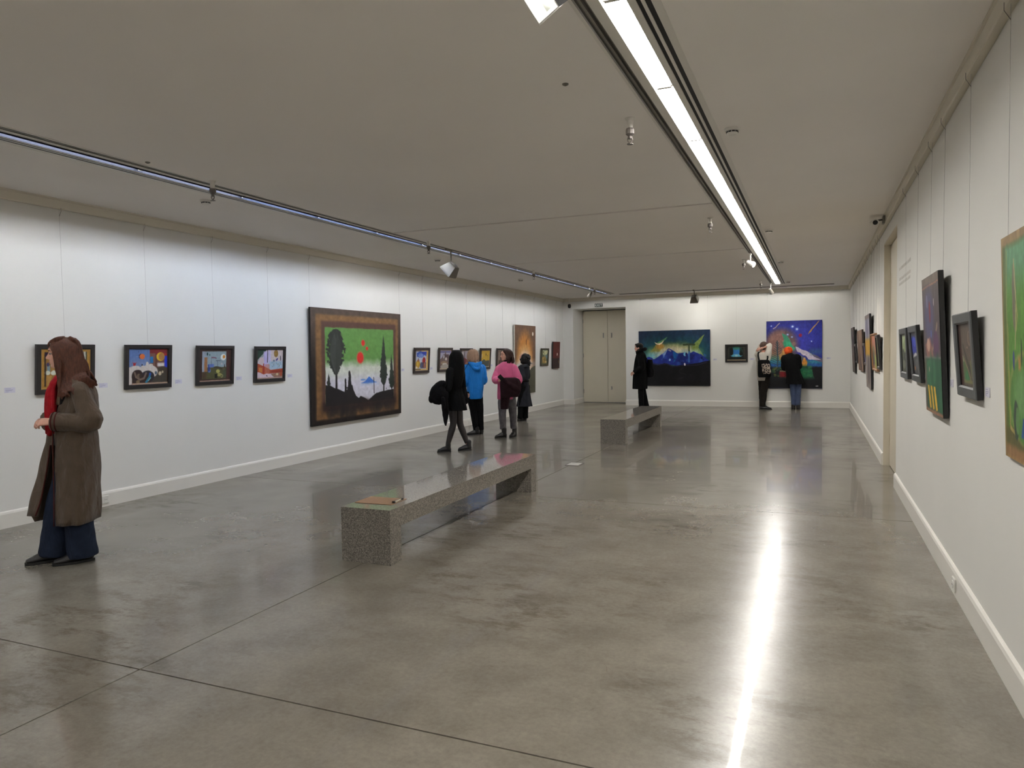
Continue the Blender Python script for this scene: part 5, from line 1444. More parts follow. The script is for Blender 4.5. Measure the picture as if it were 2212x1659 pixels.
for j in range(nj):
    for i in range(ni):
        x, y, z = grid[j][i]
        t = max(0, (1.05 - z) / .75)
        a = .010 * t * (math.sin(j * .62 + .6) + .7 * math.sin(j * 1.15 + 2 + 1.5 * t)) + .004 * math.sin(j * .9 + i * .8)
        d = V(x - .1, y, 0); d /= np.linalg.norm(d) + 1e-6
        zz = z + (.055 * t if j > nj * .78 else 0) + .012 * t * (1 - abs(j / nj - .4) * 2)
        vv[j][i] = bm.verts.new((x + d[0] * a, y + d[1] * a, zz))
for j in range(nj - 1):
    for i in range(ni - 1):
        bm.faces.new((vv[j][i], vv[j][i + 1], vv[j + 1][i + 1], vv[j + 1][i]))
M_COAT = fabric('brown_wool', rgb(86, 73, 61), var=.10, vs=14, bump=.3, bs=260, sheen=.15)
M_TRIMC = fabric('maroon_piping', rgb(72, 34, 30), var=.1)
coat = obj('coat', bm, M_COAT, R1_, smooth=True)
sd = coat.modifiers.new('thick', 'SOLIDIFY'); sd.thickness = .010; sd.offset = -1
bm = bmesh.new()
sleeves(bm, J, [.05, .064, .076, .080, .072, .072], .035, 3, end=1.02)
fuse('sleeve', bm, .008, M_COAT, coat, 4)
for q, ex in (('L', (.87, .97)), ('R', (.88, .97))):
    for k in ex:
        bm = bmesh.new()
        a, b = J['el' + q], J['wr' + q]
        d = (b - a) / np.linalg.norm(b - a)
        c = a + (b - a) * k
        tube(bm, [c - d * .005, c, c + d * .005], [.0740, .0748, .0740], n=24, per=3, cap=False)
        soft('cuff_stripe', bm, M_TRIMC, coat, 0)
bm = bmesh.new()
tube(bm, [V(.0, -.098, 1.22), V(.03, -.100, 1.31), V(.07, -.112, 1.39), V(.15, -.100, 1.44), V(.205, 0, 1.455), V(.15, .100, 1.44), V(.07, .112, 1.39), V(.03, .10, 1.31), V(-.005, .10, 1.22)],
     [(.006, .018), (.009, .026), (.012, .032), (.014, .034), (.015, .034), (.014, .034), (.012, .032), (.009, .026), (.006, .018)], n=12, per=7, side=(0, 0, 1))
soft('collar', bm, fabric('beige_collar', rgb(104, 88, 73), var=.1, vs=14), coat, 0)
bm = bmesh.new()
tube(bm, [V(-.036, -.118, 1.14), V(-.046, -.128, .88), V(-.05, -.138, .6), V(-.06, -.145, .31)], [.004] * 4, n=6)
tube(bm, [V(-.062, .055, .90), V(-.09, .052, .72), V(-.135, .057, .5), V(-.176, .062, .37)], [.006] * 4, n=6)
soft('piping', bm, M_TRIMC, coat, 0)
bm = bmesh.new()
M_SCARF = fabric('red_scarf', rgb(150, 26, 34), var=.18, vs=22, bump=.5, bs=120)
pts = [V(.095 + .085 * math.cos(t), .082 * math.sin(t), 1.435 + .02 * math.cos(t)) for t in np.linspace(0, TAU, 13)]
tube(bm, pts, [(.024, .034)] * 13, n=12, per=4, side=(0, 0, 1), fold=.08)
tube(bm, [V(.02, -.035, 1.43), V(-.015, -.042, 1.37), V(-.030, -.045, 1.28), V(-.040, -.045, 1.17), V(-.048, -.035, 1.07), V(-.062, -.03, .99)], [(.028, .045), (.036, .056), (.040, .062), (.036, .060), (.028, .050), (.018, .038)], n=18, per=6, fold=.09, fseed=3)
for a, yy in ((-.062, -.085), (-.078, -.055), (-.080, -.02), (-.066, .012), (-.030, -.105)):
    tube(bm, [V(a * .25 + .01, yy * .8, 1.41), V(a * .75, yy, 1.33), V(a * .95, yy, 1.22), V(a, yy * .9, 1.10), V(a - .005, yy * .7, 1.0)], [.008, .013, .014, .012, .006], n=8, per=6)
fuse('scarf', bm, .0055, M_SCARF, R1_, 1)
M_HAIR1 = hairmat('copper_hair', rgb(80, 46, 33))
bm = bmesh.new()
ball(bm, (.078, 0, 1.628), (.086, .090, .098)); ball(bm, (.058, 0, 1.648), (.092, .086, .085)); ball(bm, (.095, 0, 1.56), (.075, .088, .10)); ball(bm, (.12, 0, 1.48), (.07, .095, .10))
rn = random.Random(5)
U = rn.uniform
for i in range(74):
    a = rn.random() ** .9; j = U(-.008, .008); y = -1
    lock(bm, [V(lerp(.005, .13, a), y * U(.01, .03), 1.724 - .03 * a), V(lerp(-.018, .158, a), y * .082, 1.655), V(lerp(-.006, .166, a) + j, y * .098, 1.57), V(lerp(.004, .178, a) + j, y * (.098 + .02 * a), 1.47), V(lerp(.006, .20, a) - j, y * (.125 + .05 * a), lerp(1.37, 1.425, a)), V(lerp(.014, .235, a) + 2 * j, y * (.155 + .055 * math.sin(3.14 * min(1, a * 1.3))), lerp(1.275, 1.36, a) + U(-.02, .03))], U(.011, .017), .007)
for i in range(26):
    a = rn.random(); j = U(-.008, .008)
    lock(bm, [V(lerp(.01, .13, a), .03, 1.72), V(lerp(.0, .158, a), .082, 1.655), V(lerp(.01, .166, a) + j, .098, 1.57), V(lerp(.02, .178, a), .10, 1.47), V(lerp(.03, .2, a), .12, 1.38), V(lerp(.03, .21, a), .14, 1.33)], .015, .004)
for i in range(46):
    y = U(-.10, .09)
    lock(bm, [V(.09, y * .4, 1.725), V(.145, y * .8, 1.69), V(.168, y, 1.60), V(.190, y * 1.05, 1.50), V(.228, y * 1.1, 1.44), V(.250 + U(0, .010), y * 1.1, 1.37 + U(-.02, .02))], .016, .0075)
for i in range(40):
    y = U(-.075, .07)
    lock(bm, [V(.06, y * .5, 1.728), V(.01, y * .8, 1.722), V(-.035, y, 1.695), V(-.052, y * 1.05, 1.662 + U(-.01, .008))], .012, .004)
for i in range(22):
    a = rn.random(); w = U(.004, .012); p = U(0, 6.28)
    pts = [V(lerp(-.008, .15, a) + w * math.sin(p), -.094, 1.60)]
    for k in range(1, 7):
        z = 1.60 - k * .053
        pts.append(V(lerp(-.002, .20, a) + .012 * k * .3 * (a - .3) + w * math.sin(p + k * 1.3), -.098 - .011 * k, z))
    lock(bm, pts, U(.010, .014), .007)
for i in range(8):
    lock(bm, [V(.04, -.05, 1.722), V(-.015, -.066, 1.695), V(-.030, -.076, 1.65), V(-.020 + U(0, .01), -.082, 1.60)], .011, .004)
o = fuse('hair', bm, .0048, M_HAIR1, R1_, 2, .45)

# ---------------------------------------------------------------- woman in the black dress, walking
R2_ = person((-5.31, 10.22), -27.42, 'woman with long black hair in a short black dress walking to the left')
fwd = (-.85, .5); ax = axes(fwd)
hc = V(.012, 0, 1.502)
J = dict(head=hc, neck=V(.01, 0, 1.36), shL=V(-.085, -.12, 1.275), shR=V(.085, .12, 1.275), elL=V(-.11, -.19, 1.03), wrL=V(-.19, -.20, .965), elR=V(.115, .11, 1.02), wrR=V(.10, .02, .80),
         hipL=V(-.06, -.05, .80), hipR=V(.02, .06, .80), knL=V(-.05, -.07, .45), knR=V(.06, .05, .43), anL=V(-.145, -.09, .10), anR=V(.165, .04, .11), ftL=(-.12, 0), ftR=(-.11, 0))
bm = bmesh.new(); body_geo(bm, J, ax, .88, .93)
hand_geo(bm, J['wrL'], (-.3, -.1, -.9), (-.5, -.8, .2), .9, .7, 1); hand_geo(bm, J['wrR'], (0, -.2, -1), (.8, .5, 0), .9, .4, -1)
fuse('body', bm, .0075, M_SKIN, R2_, 3)
bm = bmesh.new()
for q in 'LR':
    tube(bm, [J['hip' + q], J['hip' + q] * .5 + J['kn' + q] * .5, J['kn' + q], J['kn' + q] * .62 + J['an' + q] * .38, J['an' + q] + V(0, 0, .01)], [.078, .069, .054, .053, .036], n=16)
fuse('tights', bm, .009, mat('sheer_black_tights', rgb(38, 32, 31), rough=.55, var=.15, vscale=30), R2_, 2)
shoe(R2_, (-.095, -.09), (-.31, -.10), .075, M_SHOE, M_SOLE, .042, 'boot', .13)
shoe(R2_, (.235, .04), (.02, .03), .075, M_SHOE, M_SOLE, .042, 'boot', .15)
bm = bmesh.new()
loft(bm, [(1.345, .01, 0, .06, .06), (1.31, 0, 0, .11, .10), (1.24, -.01, 0, .135, .12), (1.10, -.02, 0, .130, .115), (.97, -.02, 0, .125, .11), (.85, -.015, 0, .158, .148), (.74, .0, 0, .166, .155), (.655, .01, 0, .170, .16)], 60, folds(.06, 7, 3))
sleeves(bm, J, [.06, .068, .06, .055, .05, .045], .05, 2)
fuse('dress', bm, .009, M_BLACKF, R2_, 2)
bm = bmesh.new()
loft(bm, [(1.622, .02, -.01, .03, .03), (1.60, .022, -.012, .072, .075), (1.53, .028, -.02, .098, .098), (1.42, .028, -.025, .112, .102), (1.30, .02, -.05, .118, .085), (1.15, .0, -.07, .10, .06), (1.02, -.01, -.08, .085, .05)], 40)
for i in range(46):
    t = U(-2.9, 1.1) - .2
    c, s = math.cos(t), math.sin(t)
    lock(bm, [V(.02 + .04 * c, .04 * s, 1.615), V(.02 + .10 * c, .098 * s, 1.53), V(.02 + .118 * c, .11 * s, 1.42), V(.015 + .125 * c, -.02 + .105 * s, 1.28), V(.0 + .11 * c, -.05 + .085 * s, 1.12), V(-.01 + .095 * c, -.07 + .06 * s, 1.0 + U(-.04, .06))], .015, .005)
fuse('hair', bm, .008, hairmat('black_hair', rgb(10, 9, 9), .35, .1), R2_, 1)
# coat carried over her arm
e = empty('carried_coat', (-5.31, 10.22, 0), (0, 0, math.radians(27.42)))
tag(e, 'black coat carried over the arm of the woman in the black dress', 'coat')
bm = bmesh.new()
tube(bm, [V(-.17, -.25, 1.10), V(-.24, -.24, 1.08), V(-.31, -.23, 1.01), V(-.355, -.22, .91), V(-.33, -.22, .83), V(-.25, -.22, .80)], [(.05, .05), (.06, .06), (.07, .065), (.06, .06), (.05, .055), (.04, .05)], n=20, fold=.05, fseed=4)
tube(bm, [V(-.22, -.24, 1.02), V(-.25, -.23, .93), V(-.24, -.22, .82)], [.075, .09, .06], n=16, fold=.05)
tube(bm, [V(-.36, -.22, .92), V(-.39, -.22, .86), V(-.38, -.22, .81)], [.04, .04, .03], n=12, fold=.2)
tube(bm, [V(-.17, -.235, .95), V(-.175, -.22, .78), V(-.165, -.215, .62), V(-.170, -.21, .50), V(-.166, -.21, .43)], [(.06, .05), (.055, .05), (.05, .04), (.032, .03), (.010, .02)], n=16, fold=.10)
fuse('cloth', bm, .009, M_BLACKF2, e, 2)
bm = bmesh.new(); tube(bm, [V(-.20, -.32, .88), V(-.19, -.325, .78), V(-.20, -.30, .70)], [.03, .034, .02], n=12, fold=.1); soft('coat_sleeve', bm, M_BLACKF2, e, 1)

# ---------------------------------------------------------------- blond woman in the blue hoodie
R3_ = person((-6.02, 12.40), -25.84, 'blond woman in a bright blue hooded jacket seen from behind')
ax = axes((-.35, .93))
hc = V(-.030, 0, 1.512)
J = dict(head=hc, neck=V(-.025, -.01, 1.38), shL=V(-.165, -.05, 1.285), shR=V(.145, .05, 1.285), elL=V(-.195, -.06, 1.01), wrL=V(-.14, .12, .98), elR=V(.165, .05, 1.03), wrR=V(.06, .20, 1.03),
         hipL=V(-.095, -.02, .80), hipR=V(.065, .03, .80), knL=V(-.045, -.02, .45), knR=V(.085, .04, .45), anL=V(.0, -.03, .09), anR=V(.098, .05, .09), ftL=(-.12, .0), ftR=(-.02, .12))
bm = bmesh.new(); body_geo(bm, J, ax, .92, .93)
hand_geo(bm, J['wrL'], (.3, .7, .2), (-.8, .2, .2), .9, .6, 1); hand_geo(bm, J['wrR'], (-.6, .5, .1), (.4, .6, .3), .9, .6, -1)
fuse('body', bm, .0085, M_SKIN, R3_, 3)
trousers(R3_, J, [.072, .076, .066, .060, .054], M_BLACKF, 'trousers', .09, (.095, .12), .04, .010, 7)
shoe(R3_, (.062, -.05), (-.180, -.06), .08, M_SHOE, M_SOLE, .044, 'boot', .14)
shoe(R3_, (.110, .02), (.085, .24), .08, M_SHOE, M_SOLE, .044, 'boot', .14)
M_BLUE = fabric('bright_blue_nylon', rgb(22, 122, 206), rough=.55, var=.07, vs=8, bump=.15, bs=60, spec=.3)
bm = bmesh.new()
loft(bm, [(1.385, -.015, 0, .075, .065), (1.345, -.01, 0, .13, .092), (1.30, -.008, 0, .165, .105), (1.24, -.006, 0, .178, .115), (1.10, -.004, 0, .172, .122), (.95, -.003, 0, .165, .125), (.80, -.008, 0, .150, .125), (.715, -.012, 0, .140, .12), (.69, -.012, 0, .132, .115)], 60, folds(.05, 8, 9))
sleeves(bm, J, [.055, .068, .072, .072, .066, .052], .06, 4)
fuse('hooded_jacket', bm, .008, M_BLUE, R3_, 2)
hj = R3_.children[-1]
bm = bmesh.new()
tube(bm, [V(-.105, .03, 1.375), V(-.11, -.05, 1.375), V(-.055, -.115, 1.355), V(.03, -.130, 1.335), V(.10, -.09, 1.365), V(.115, .0, 1.38), V(.09, .05, 1.37)], [(.018, .03), (.024, .04), (.030, .048), (.032, .05), (.028, .045), (.022, .035), (.018, .03)], n=14, side=(0, 0, 1), fold=.1)
tube(bm, [V(-.07, -.10, 1.34), V(.03, -.155, 1.26), V(.10, -.10, 1.33)], [.026, .034, .026], n=12, fold=.12)
ball(bm, (.02, -.11, 1.30), (.085, .045, .075))
fuse('hood', bm, .007, M_BLUE, hj, 3)
bm = bmesh.new()
ball(bm, (-.032, -.022, 1.535), (.105, .092, .106)); loft(bm, [(1.53, -.032, -.02, .106, .095), (1.46, -.03, -.028, .108, .09), (1.41, -.03, -.03, .098, .075)], 30)
for i in range(52):
    t = U(-3.6, .45); c, s = math.cos(t), math.sin(t)
    lock(bm, [V(-.032 + .03 * c, -.02 + .03 * s, 1.640), V(-.032 + .085 * c, -.02 + .08 * s, 1.60), V(-.032 + .11 * c, -.02 + .098 * s, 1.52), V(-.031 + .112 * c, -.025 + .095 * s, 1.45), V(-.03 + .102 * c, -.03 + .085 * s, 1.395 + U(-.01, .02))], .013, .005)
fuse('hair', bm, .007, hairmat('dark_blond_hair', rgb(150, 122, 100), .22), R3_, 1)
e = empty('shoulder_bag', (-6.02, 12.40, 0), (0, 0, math.radians(25.84)))
tag(e, 'black shoulder bag at the left hip of the blond woman in blue', 'bag')
bm = bmesh.new(); tube(bm, [V(-.205, -.20, .93), V(-.20, -.20, .80), V(-.185, -.20, .63)], [(.03, .05), (.055, .055), (.045, .05)], n=18, fold=.06); fuse('pouch', bm, .009, M_BLACKF2, e, 2)
bm = bmesh.new(); tube(bm, [V(-.20, -.20, .92), V(-.225, -.20, 1.08), V(-.20, -.17, 1.24), V(-.12, -.10, 1.385)], [(.004, .012)] * 4, n=8, per=5, side=(0, 1, 0)); soft('strap', bm, M_BLACKF, e, 0)

# ---------------------------------------------------------------- woman in the pink sweater
R4_ = person((-5.30, 12.17), -23.51, 'woman in a pink sweater and grey jeans holding a phone')
axb = axes((-.35, -.94)); ax = axes((-.93, -.37), .0)
hc = V(.022, -.01, 1.522)
J = dict(head=hc, neck=V(.04, 0, 1.38), shL=V(.185, -.05, 1.285), shR=V(-.105, .06, 1.285), elL=V(.255, -.10, 1.06), wrL=V(.13, -.22, 1.00), elR=V(-.170, -.03, 1.075), wrR=V(-.10, -.205, 1.055),
         hipL=V(.115, -.02, .80), hipR=V(-.045, .02, .80), knL=V(.140, .02, .46), knR=V(-.055, -.02, .46), anL=V(.150, .05, .14), anR=V(-.045, -.04, .13), ftL=(-.04, -.11), ftR=(-.12, -.02))
bm = bmesh.new(); body_geo(bm, J, ax, .92, .93)
hand_geo(bm, J['wrR'], (.30, -.75, .35), (-.75, -.25, .2), .92, .75, -1); hand_geo(bm, J['wrL'], (-.75, -.5, .1), (.0, -.6, .7), .92, .6, 1)
fuse('body', bm, .0070, M_SKIN, R4_, 3)
face_parts(R4_, hc, ax, .93)
trousers(R4_, J, [.076, .085, .072, .064, .060], fabric('grey_washed_denim', rgb(98, 95, 98), var=.28, vs=16, bump=.2), 'jeans', .155, (.10, .125), .05, .010, 9)
shoe(R4_, (.015, -.06), (-.20, -.10), .085, M_SHOE, M_SOLE, .046, 'boot', .17)
shoe(R4_, (.185, .09), (.085, -.10), .085, M_SHOE, M_SOLE, .046, 'boot', .20)
M_PINK = fabric('pink_fleece', rgb(208, 100, 140), var=.07, vs=10, bump=.3, bs=160, sheen=.2)
bm = bmesh.new()
loft(bm, [(1.405, .04, 0, .060, .058), (1.380, .04, 0, .105, .085), (1.345, .041, 0, .150, .10), (1.29, .042, 0, .182, .114), (1.20, .042, 0, .184, .124), (1.05, .038, 0, .176, .13), (.90, .03, 0, .172, .135), (.78, .022, 0, .168, .135), (.705, .018, 0, .160, .13)], 60, folds(.05, 7, 5))
sleeves(bm, J, [.05, .062, .072, .076, .072, .05], .05, 8, end=.92)
fuse('sweater', bm, .008, M_PINK, R4_, 2)
bm = bmesh.new()
ball(bm, (.055, .02, 1.545), (.095, .098, .092)); ball(bm, (.095, .03, 1.47), (.062, .085, .085))
for i in range(64):
    t = U(-1.75, 2.2); c, s = math.cos(t), math.sin(t); w = U(-.008, .008); w2 = U(-.006, .010)
    lock(bm, [V(.035 + .02 * c, .005 + .03 * s, 1.635), V(.045 + .08 * c, .01 + .09 * s, 1.598), V(.055 + .103 * c + w, .02 + .110 * s, 1.53), V(.06 + .110 * c - w, .02 + .115 * s + w, 1.46), V(.064 + .112 * c + w2, .02 + .112 * s, 1.41), V(.062 + .10 * c, .02 + .10 * s, 1.365 + U(-.015, .02))], .015, .007)
for i in range(14):
    t = U(-2.35, -1.7); c, s = math.cos(t), math.sin(t)
    lock(bm, [V(.03, -.02, 1.634), V(.028 + .07 * c, .005 + .09 * s, 1.605), V(.055 + .06 * c, .01 + .108 * s, 1.54), V(.075 + .03 * c, .015 + .112 * s, 1.46), V(.08 + .02 * c, .02 + .105 * s, 1.40)], .010, .004)
fuse('hair', bm, .0065, hairmat('brown_wavy_hair', rgb(52, 31, 27)), R4_, 1)
bm = bmesh.new(); tube(bm, [V(.045, .0, 1.35), V(.042, -.002, 1.40), V(.036, -.006, 1.435)], [.062, .056, .055], n=18, cut=True); soft('turtleneck', bm, M_BLACKF, R4_, 0)
e = empty('folded_coat', (-5.30, 12.17, 0), (0, 0, math.radians(23.51)))
tag(e, 'dark maroon coat draped over the arm of the woman in pink', 'coat')
M_MAR = fabric('dark_maroon_cloth', rgb(38, 20, 24), var=.2, vs=14)
bm = bmesh.new()
loft(bm, [(1.115, .10, -.27, .10, .04), (1.08, .10, -.28, .16, .07), (1.00, .105, -.29, .185, .08), (.88, .105, -.285, .185, .08), (.76, .085, -.27, .165, .07)], 40, folds(.09, 6, 4, .3))
loft(bm, [(.95, .02, -.25, .09, .05), (.80, .01, -.25, .09, .05), (.66, -.008, -.25, .078, .045), (.54, -.012, -.25, .070, .035)], 30, folds(.12, 5, 8, .5))
tube(bm, [V(.0, -.32, 1.07), V(.10, -.35, .98), V(.2, -.33, .92), V(.26, -.28, .86)], [.04, .05, .05, .04], n=12, fold=.12)
fuse('cloth', bm, .009, M_MAR, e, 2)
bm = bmesh.new(); ball(bm, (.075, -.385, 1.00), (.009, .004, .018), None, 2); obj('tag_label', bm, mat('tag_white', rgb(206, 202, 198), var=.02), e, smooth=True)
e = empty('mobile_phone', (-5.30, 12.17, 0), (0, 0, math.radians(23.51)))
tag(e, 'black mobile phone in the hand of the woman in pink', 'phone')
PH = Matrix.Translation((-.060, -.335, 1.108)) @ Matrix.Rotation(math.radians(-42), 4, 'Y') @ Matrix.Rotation(math.radians(25), 4, 'X')
bm = bmesh.new(); add_box(bm, -.037, .037, -.004, .004, -.075, .075, PH); bmesh.ops.bevel(bm, geom=bm.edges[:], offset=.003, segments=2, affect='EDGES'); ph = obj('case', bm, M_BLACKP, e)
bm = bmesh.new(); add_box(bm, -.033, .033, .0042, .0048, -.068, .068, PH); obj('screen', bm, mat('phone_glass', rgb(40, 42, 48), rough=.08, var=.02), e)

# ---------------------------------------------------------------- woman in the dark belted coat
R5_ = person((-6.20, 15.20), -22.19, 'woman with curly dark hair in a long charcoal coat behind the woman in pink')
ax = axes((-.88, .45))
hc = V(.045, 0, 1.442)
J = dict(head=hc, neck=V(.06, 0, 1.30), shL=V(-.015, -.13, 1.21), shR=V(.125, .13, 1.21), elL=V(.03, -.185, .99), wrL=V(-.09, -.11, .95), elR=V(.14, .16, 1.0), wrR=V(.02, .18, .98),
         hipL=V(.02, -.07, .78), hipR=V(.10, .07, .78), knL=V(-.02, -.05, .42), knR=V(.085, .05, .42), anL=V(-.05, -.04, .08), anR=V(.075, .04, .08), ftL=(-.11, .05), ftR=(-.10, .06))
bm = bmesh.new(); body_geo(bm, J, ax, .88, .90)
hand_geo(bm, J['wrL'], (-.7, .5, .0), (-.3, -.7, .4), .88, .6, 1); hand_geo(bm, J['wrR'], (-.9, .1, .0), (.1, .8, .4), .88, .6, -1)
fuse('body', bm, .0085, M_SKIN, R5_, 3)
trousers(R5_, J, [.09, .085, .072, .066, .064], M_BLACKF, 'trousers', .06, (.095, .12), .04, .011, 3)
shoe(R5_, (.0, -.03), (-.10, .12), .07, M_SHOE, M_SOLE, .042); shoe(R5_, (.09, .05), (-.02, .20), .07, M_SHOE, M_SOLE, .042)
M_CHAR = fabric('charcoal_wool', rgb(42, 43, 48), var=.12, vs=16)
bm = bmesh.new()
loft(bm, [(1.30, .06, 0, .06, .065), (1.265, .055, 0, .105, .10), (1.20, .052, 0, .128, .135), (1.08, .06, 0, .115, .125), (.93, .07, 0, .086, .10), (.88, .07, 0, .092, .105), (.70, .062, 0, .125, .135), (.50, .055, 0, .152, .155), (.335, .052, 0, .178, .17)], 60, folds(.13, 7, 12))
sleeves(bm, J, [.065, .072, .066, .062, .058, .05], .06, 3)
o = fuse('coat', bm, .010, M_CHAR, R5_, 2)
bm = bmesh.new()
tube(bm, [V(-.04, -.06, 1.20), V(.0, -.135, 1.245), V(.09, -.145, 1.27), V(.165, -.05, 1.26), V(.17, .08, 1.25), V(.09, .14, 1.25), V(0, .11, 1.2)], [(.010, .02), (.012, .03), (.014, .034), (.014, .034), (.014, .03), (.012, .03), (.01, .02)], n=10, per=5, side=(0, 0, 1))
soft('collar', bm, fabric('grey_collar', rgb(66, 67, 72), var=.1), o, 0)
bm = bmesh.new()
tube(bm, [V(.07 + .098 * math.cos(t), .113 * math.sin(t), .915) for t in np.linspace(0, TAU, 13)], [(.006, .018)] * 13, n=8, per=3, side=(0, 0, 1)); soft('belt', bm, M_BLACKF, o, 0)
bm = bmesh.new()
ball(bm, (.085, -.01, 1.455), (.095, .098, .095)); ball(bm, (.115, -.02, 1.36), (.075, .09, .085))
for i in range(110):
    t = U(-2.6, 1.9); p = U(-.9, 1.2); c, s = math.cos(t), math.sin(t)
    r = .108 * math.cos(p * .8)
    ball(bm, (.088 + r * c + U(-.01, .01), -.01 + r * s, 1.43 + .115 * math.sin(p) - .02), U(.018, .030), None, 2)
for i in range(26):
    t = U(-2.2, 1.2); c, s = math.cos(t), math.sin(t)
    ball(bm, (.125 + .07 * c, -.02 + .09 * s, 1.29 + U(-.02, .06)), U(.018, .028), None, 2)
fuse('hair', bm, .0075, hairmat('curly_black_hair', rgb(26, 22, 23)), R5_, 1)

# ---------------------------------------------------------------- man in black by the far bench
R6_ = person((-4.159, 18.744), -12.51, 'bearded man in a black parka standing beyond the far bench')
ax = axes((-1, .03), -.03)
hc = V(-.138, 0, 1.650)
J = dict(head=hc, neck=V(-.085, 0, 1.51), shL=V(-.075, -.185, 1.43), shR=V(-.075, .185, 1.43), elL=V(-.055, -.245, 1.14), wrL=V(-.265, -.20, .99), elR=V(-.055, .245, 1.14), wrR=V(-.24, .20, 1.0),
         hipL=V(-.09, -.09, .90), hipR=V(-.09, .09, .90), knL=V(-.085, -.09, .50), knR=V(-.03, .09, .50), anL=V(-.075, -.09, .09), anR=V(.06, .09, .09), ftL=(-.16, 0), ftR=(-.15, 0))
bm = bmesh.new(); body_geo(bm, J, ax, 1.0, 1.0)
hand_geo(bm, J['wrL'], (-.75, .35, -.4), (-.3, -.8, .3), 1.0, .8, 1); hand_geo(bm, J['wrR'], (-.75, -.35, -.4), (-.3, .8, .3), 1.0, .8, -1)
fuse('body', bm, .0075, M_SKIN, R6_, 3)
face_parts(R6_, hc, ax, 1.0, brow=(30, 24, 22))
trousers(R6_, J, [.10, .092, .078, .074, .072], M_BLACKF, 'trousers', .07, (.11, .14), .04, .011, 5)
shoe(R6_, (.0, -.09), (-.26, -.09), .08, M_SHOE, M_SOLE, .048); shoe(R6_, (.13, .09), (-.13, .09), .08, M_SHOE, M_SOLE, .048)
bm = bmesh.new()
loft(bm, [(1.555, -.09, 0, .075, .085), (1.51, -.085, 0, .095, .12), (1.46, -.08, 0, .125, .175), (1.30, -.085, 0, .160, .20), (1.05, -.098, 0, .180, .205), (.80, -.108, 0, .192, .21), (.565, -.113, 0, .198, .212)], 50, folds(.04, 6, 6))
sleeves(bm, J, [.085, .095, .09, .086, .08, .07], .06, 5, end=.92)
o = fuse('parka', bm, .010, M_BLACKF, R6_, 2)
bm = bmesh.new()
tube(bm, [V(-.19, -.06, 1.50), V(-.12, -.11, 1.55), V(-.01, -.10, 1.60), V(.035, 0, 1.61), V(-.01, .10, 1.60), V(-.12, .11, 1.55), V(-.19, .06, 1.50)], [.03, .035, .044, .05, .044, .035, .03], n=14, fold=.1)
fuse('hood', bm, .009, M_BLACKF2, o, 2)
bm = bmesh.new()
ball(bm, (-.118, 0, 1.690), (.105, .088, .088)); ball(bm, (-.085, 0, 1.63), (.075, .083, .08)); tube(bm, [V(-.18, -.05, 1.725), V(-.205, 0, 1.728), V(-.18, .05, 1.725)], [.028, .03, .028], n=10)
fuse('hair', bm, .007, hairmat('short_black_hair', rgb(22, 19, 18)), R6_, 2)
bm = bmesh.new()
for s in (-1, 1): tube(bm, [V(-.135, s * .066, 1.625), V(-.165, s * .060, 1.575), V(-.195, s * .035, 1.545)], [(.012, .010), (.016, .012), (.018, .014)], n=8)
ball(bm, (-.203, 0, 1.546), (.020, .034, .022), None, 2)
fuse('beard', bm, .005, hairmat('beard_hair', rgb(36, 28, 26)), R6_, 1)
e = empty('backpack', (-4.159, 18.744, 0), (0, 0, math.radians(12.51)))
tag(e, 'black backpack on the back of the bearded man in the parka', 'backpack')
bm = bmesh.new()
loft(bm, [(1.335, .15, 0, .05, .09), (1.30, .155, 0, .07, .125), (1.10, .160, 0, .078, .145), (.92, .160, 0, .078, .145), (.865, .155, 0, .06, .12)], 30)
fuse('pack_body', bm, .009, M_BLACKF2, e, 3)
bm = bmesh.new(); loft(bm, [(1.10, .232, 0, .014, .09), (1.0, .236, 0, .024, .10), (.90, .232, 0, .016, .09)], 24); soft('pocket', bm, M_BLACKF, e, 0)
for s in (-1, 1):
    bm = bmesh.new(); tube(bm, [V(.09, s * .11, 1.33), V(.0, s * .13, 1.475), V(-.10, s * .13, 1.52), V(-.205, s * .13, 1.42), V(-.24, s * .14, 1.25)], [(.007, .024)] * 5, n=8, per=6, side=(0, 1, 0)); soft('strap', bm, M_BLACKF, e, 0)

# ---------------------------------------------------------------- person in white with raised arms
R7_ = person((-1.214, 19.60), -3.54, 'person in a loose white shirt with arms raised behind the head')
ax = axes((.55, .83), .12)
hc = V(-.005, .03, 1.625)
J = dict(head=hc, neck=V(-.03, 0, 1.49), shL=V(-.175, .085, 1.415), shR=V(.075, -.065, 1.415), elL=V(-.10, .30, 1.66), wrL=V(-.10, .03, 1.60), elR=V(.135, -.02, 1.665), wrR=V(-.095, -.085, 1.575),
         hipL=V(-.075, .05, .85), hipR=V(.055, -.03, .85), knL=V(-.06, .08, .47), knR=V(-.02, -.03, .47), anL=V(-.055, .11, .09), anR=V(-.060, -.02, .09), ftL=(.13, .08), ftR=(.16, .02))
bm = bmesh.new(); body_geo(bm, J, ax, .95, .98)
hand_geo(bm, J['wrR'], (-.86, .15, -.45), (-.2, -.8, .3), .95, .35, 1); hand_geo(bm, J['wrL'], (.2, -.8, -.2), (-.8, -.2, .2), .95, .35, -1)
fuse('body', bm, .0080, M_SKIN, R7_, 3)
trousers(R7_, J, [.085, .092, .086, .082, .078], fabric('dark_olive_cloth', rgb(36, 32, 28), var=.2, vs=12), 'trousers', .085, (.105, .13), .05, .011, 6)
shoe(R7_, (-.135, -.02), (.175, -.01), .11, M_SHOE, M_SOLE, .055); shoe(R7_, (-.12, .10), (.13, .22), .11, M_SHOE, M_SOLE, .055)
M_WSH = fabric('white_cotton', rgb(198, 192, 182), var=.06, vs=10, bump=.25, bs=50)
bm = bmesh.new()
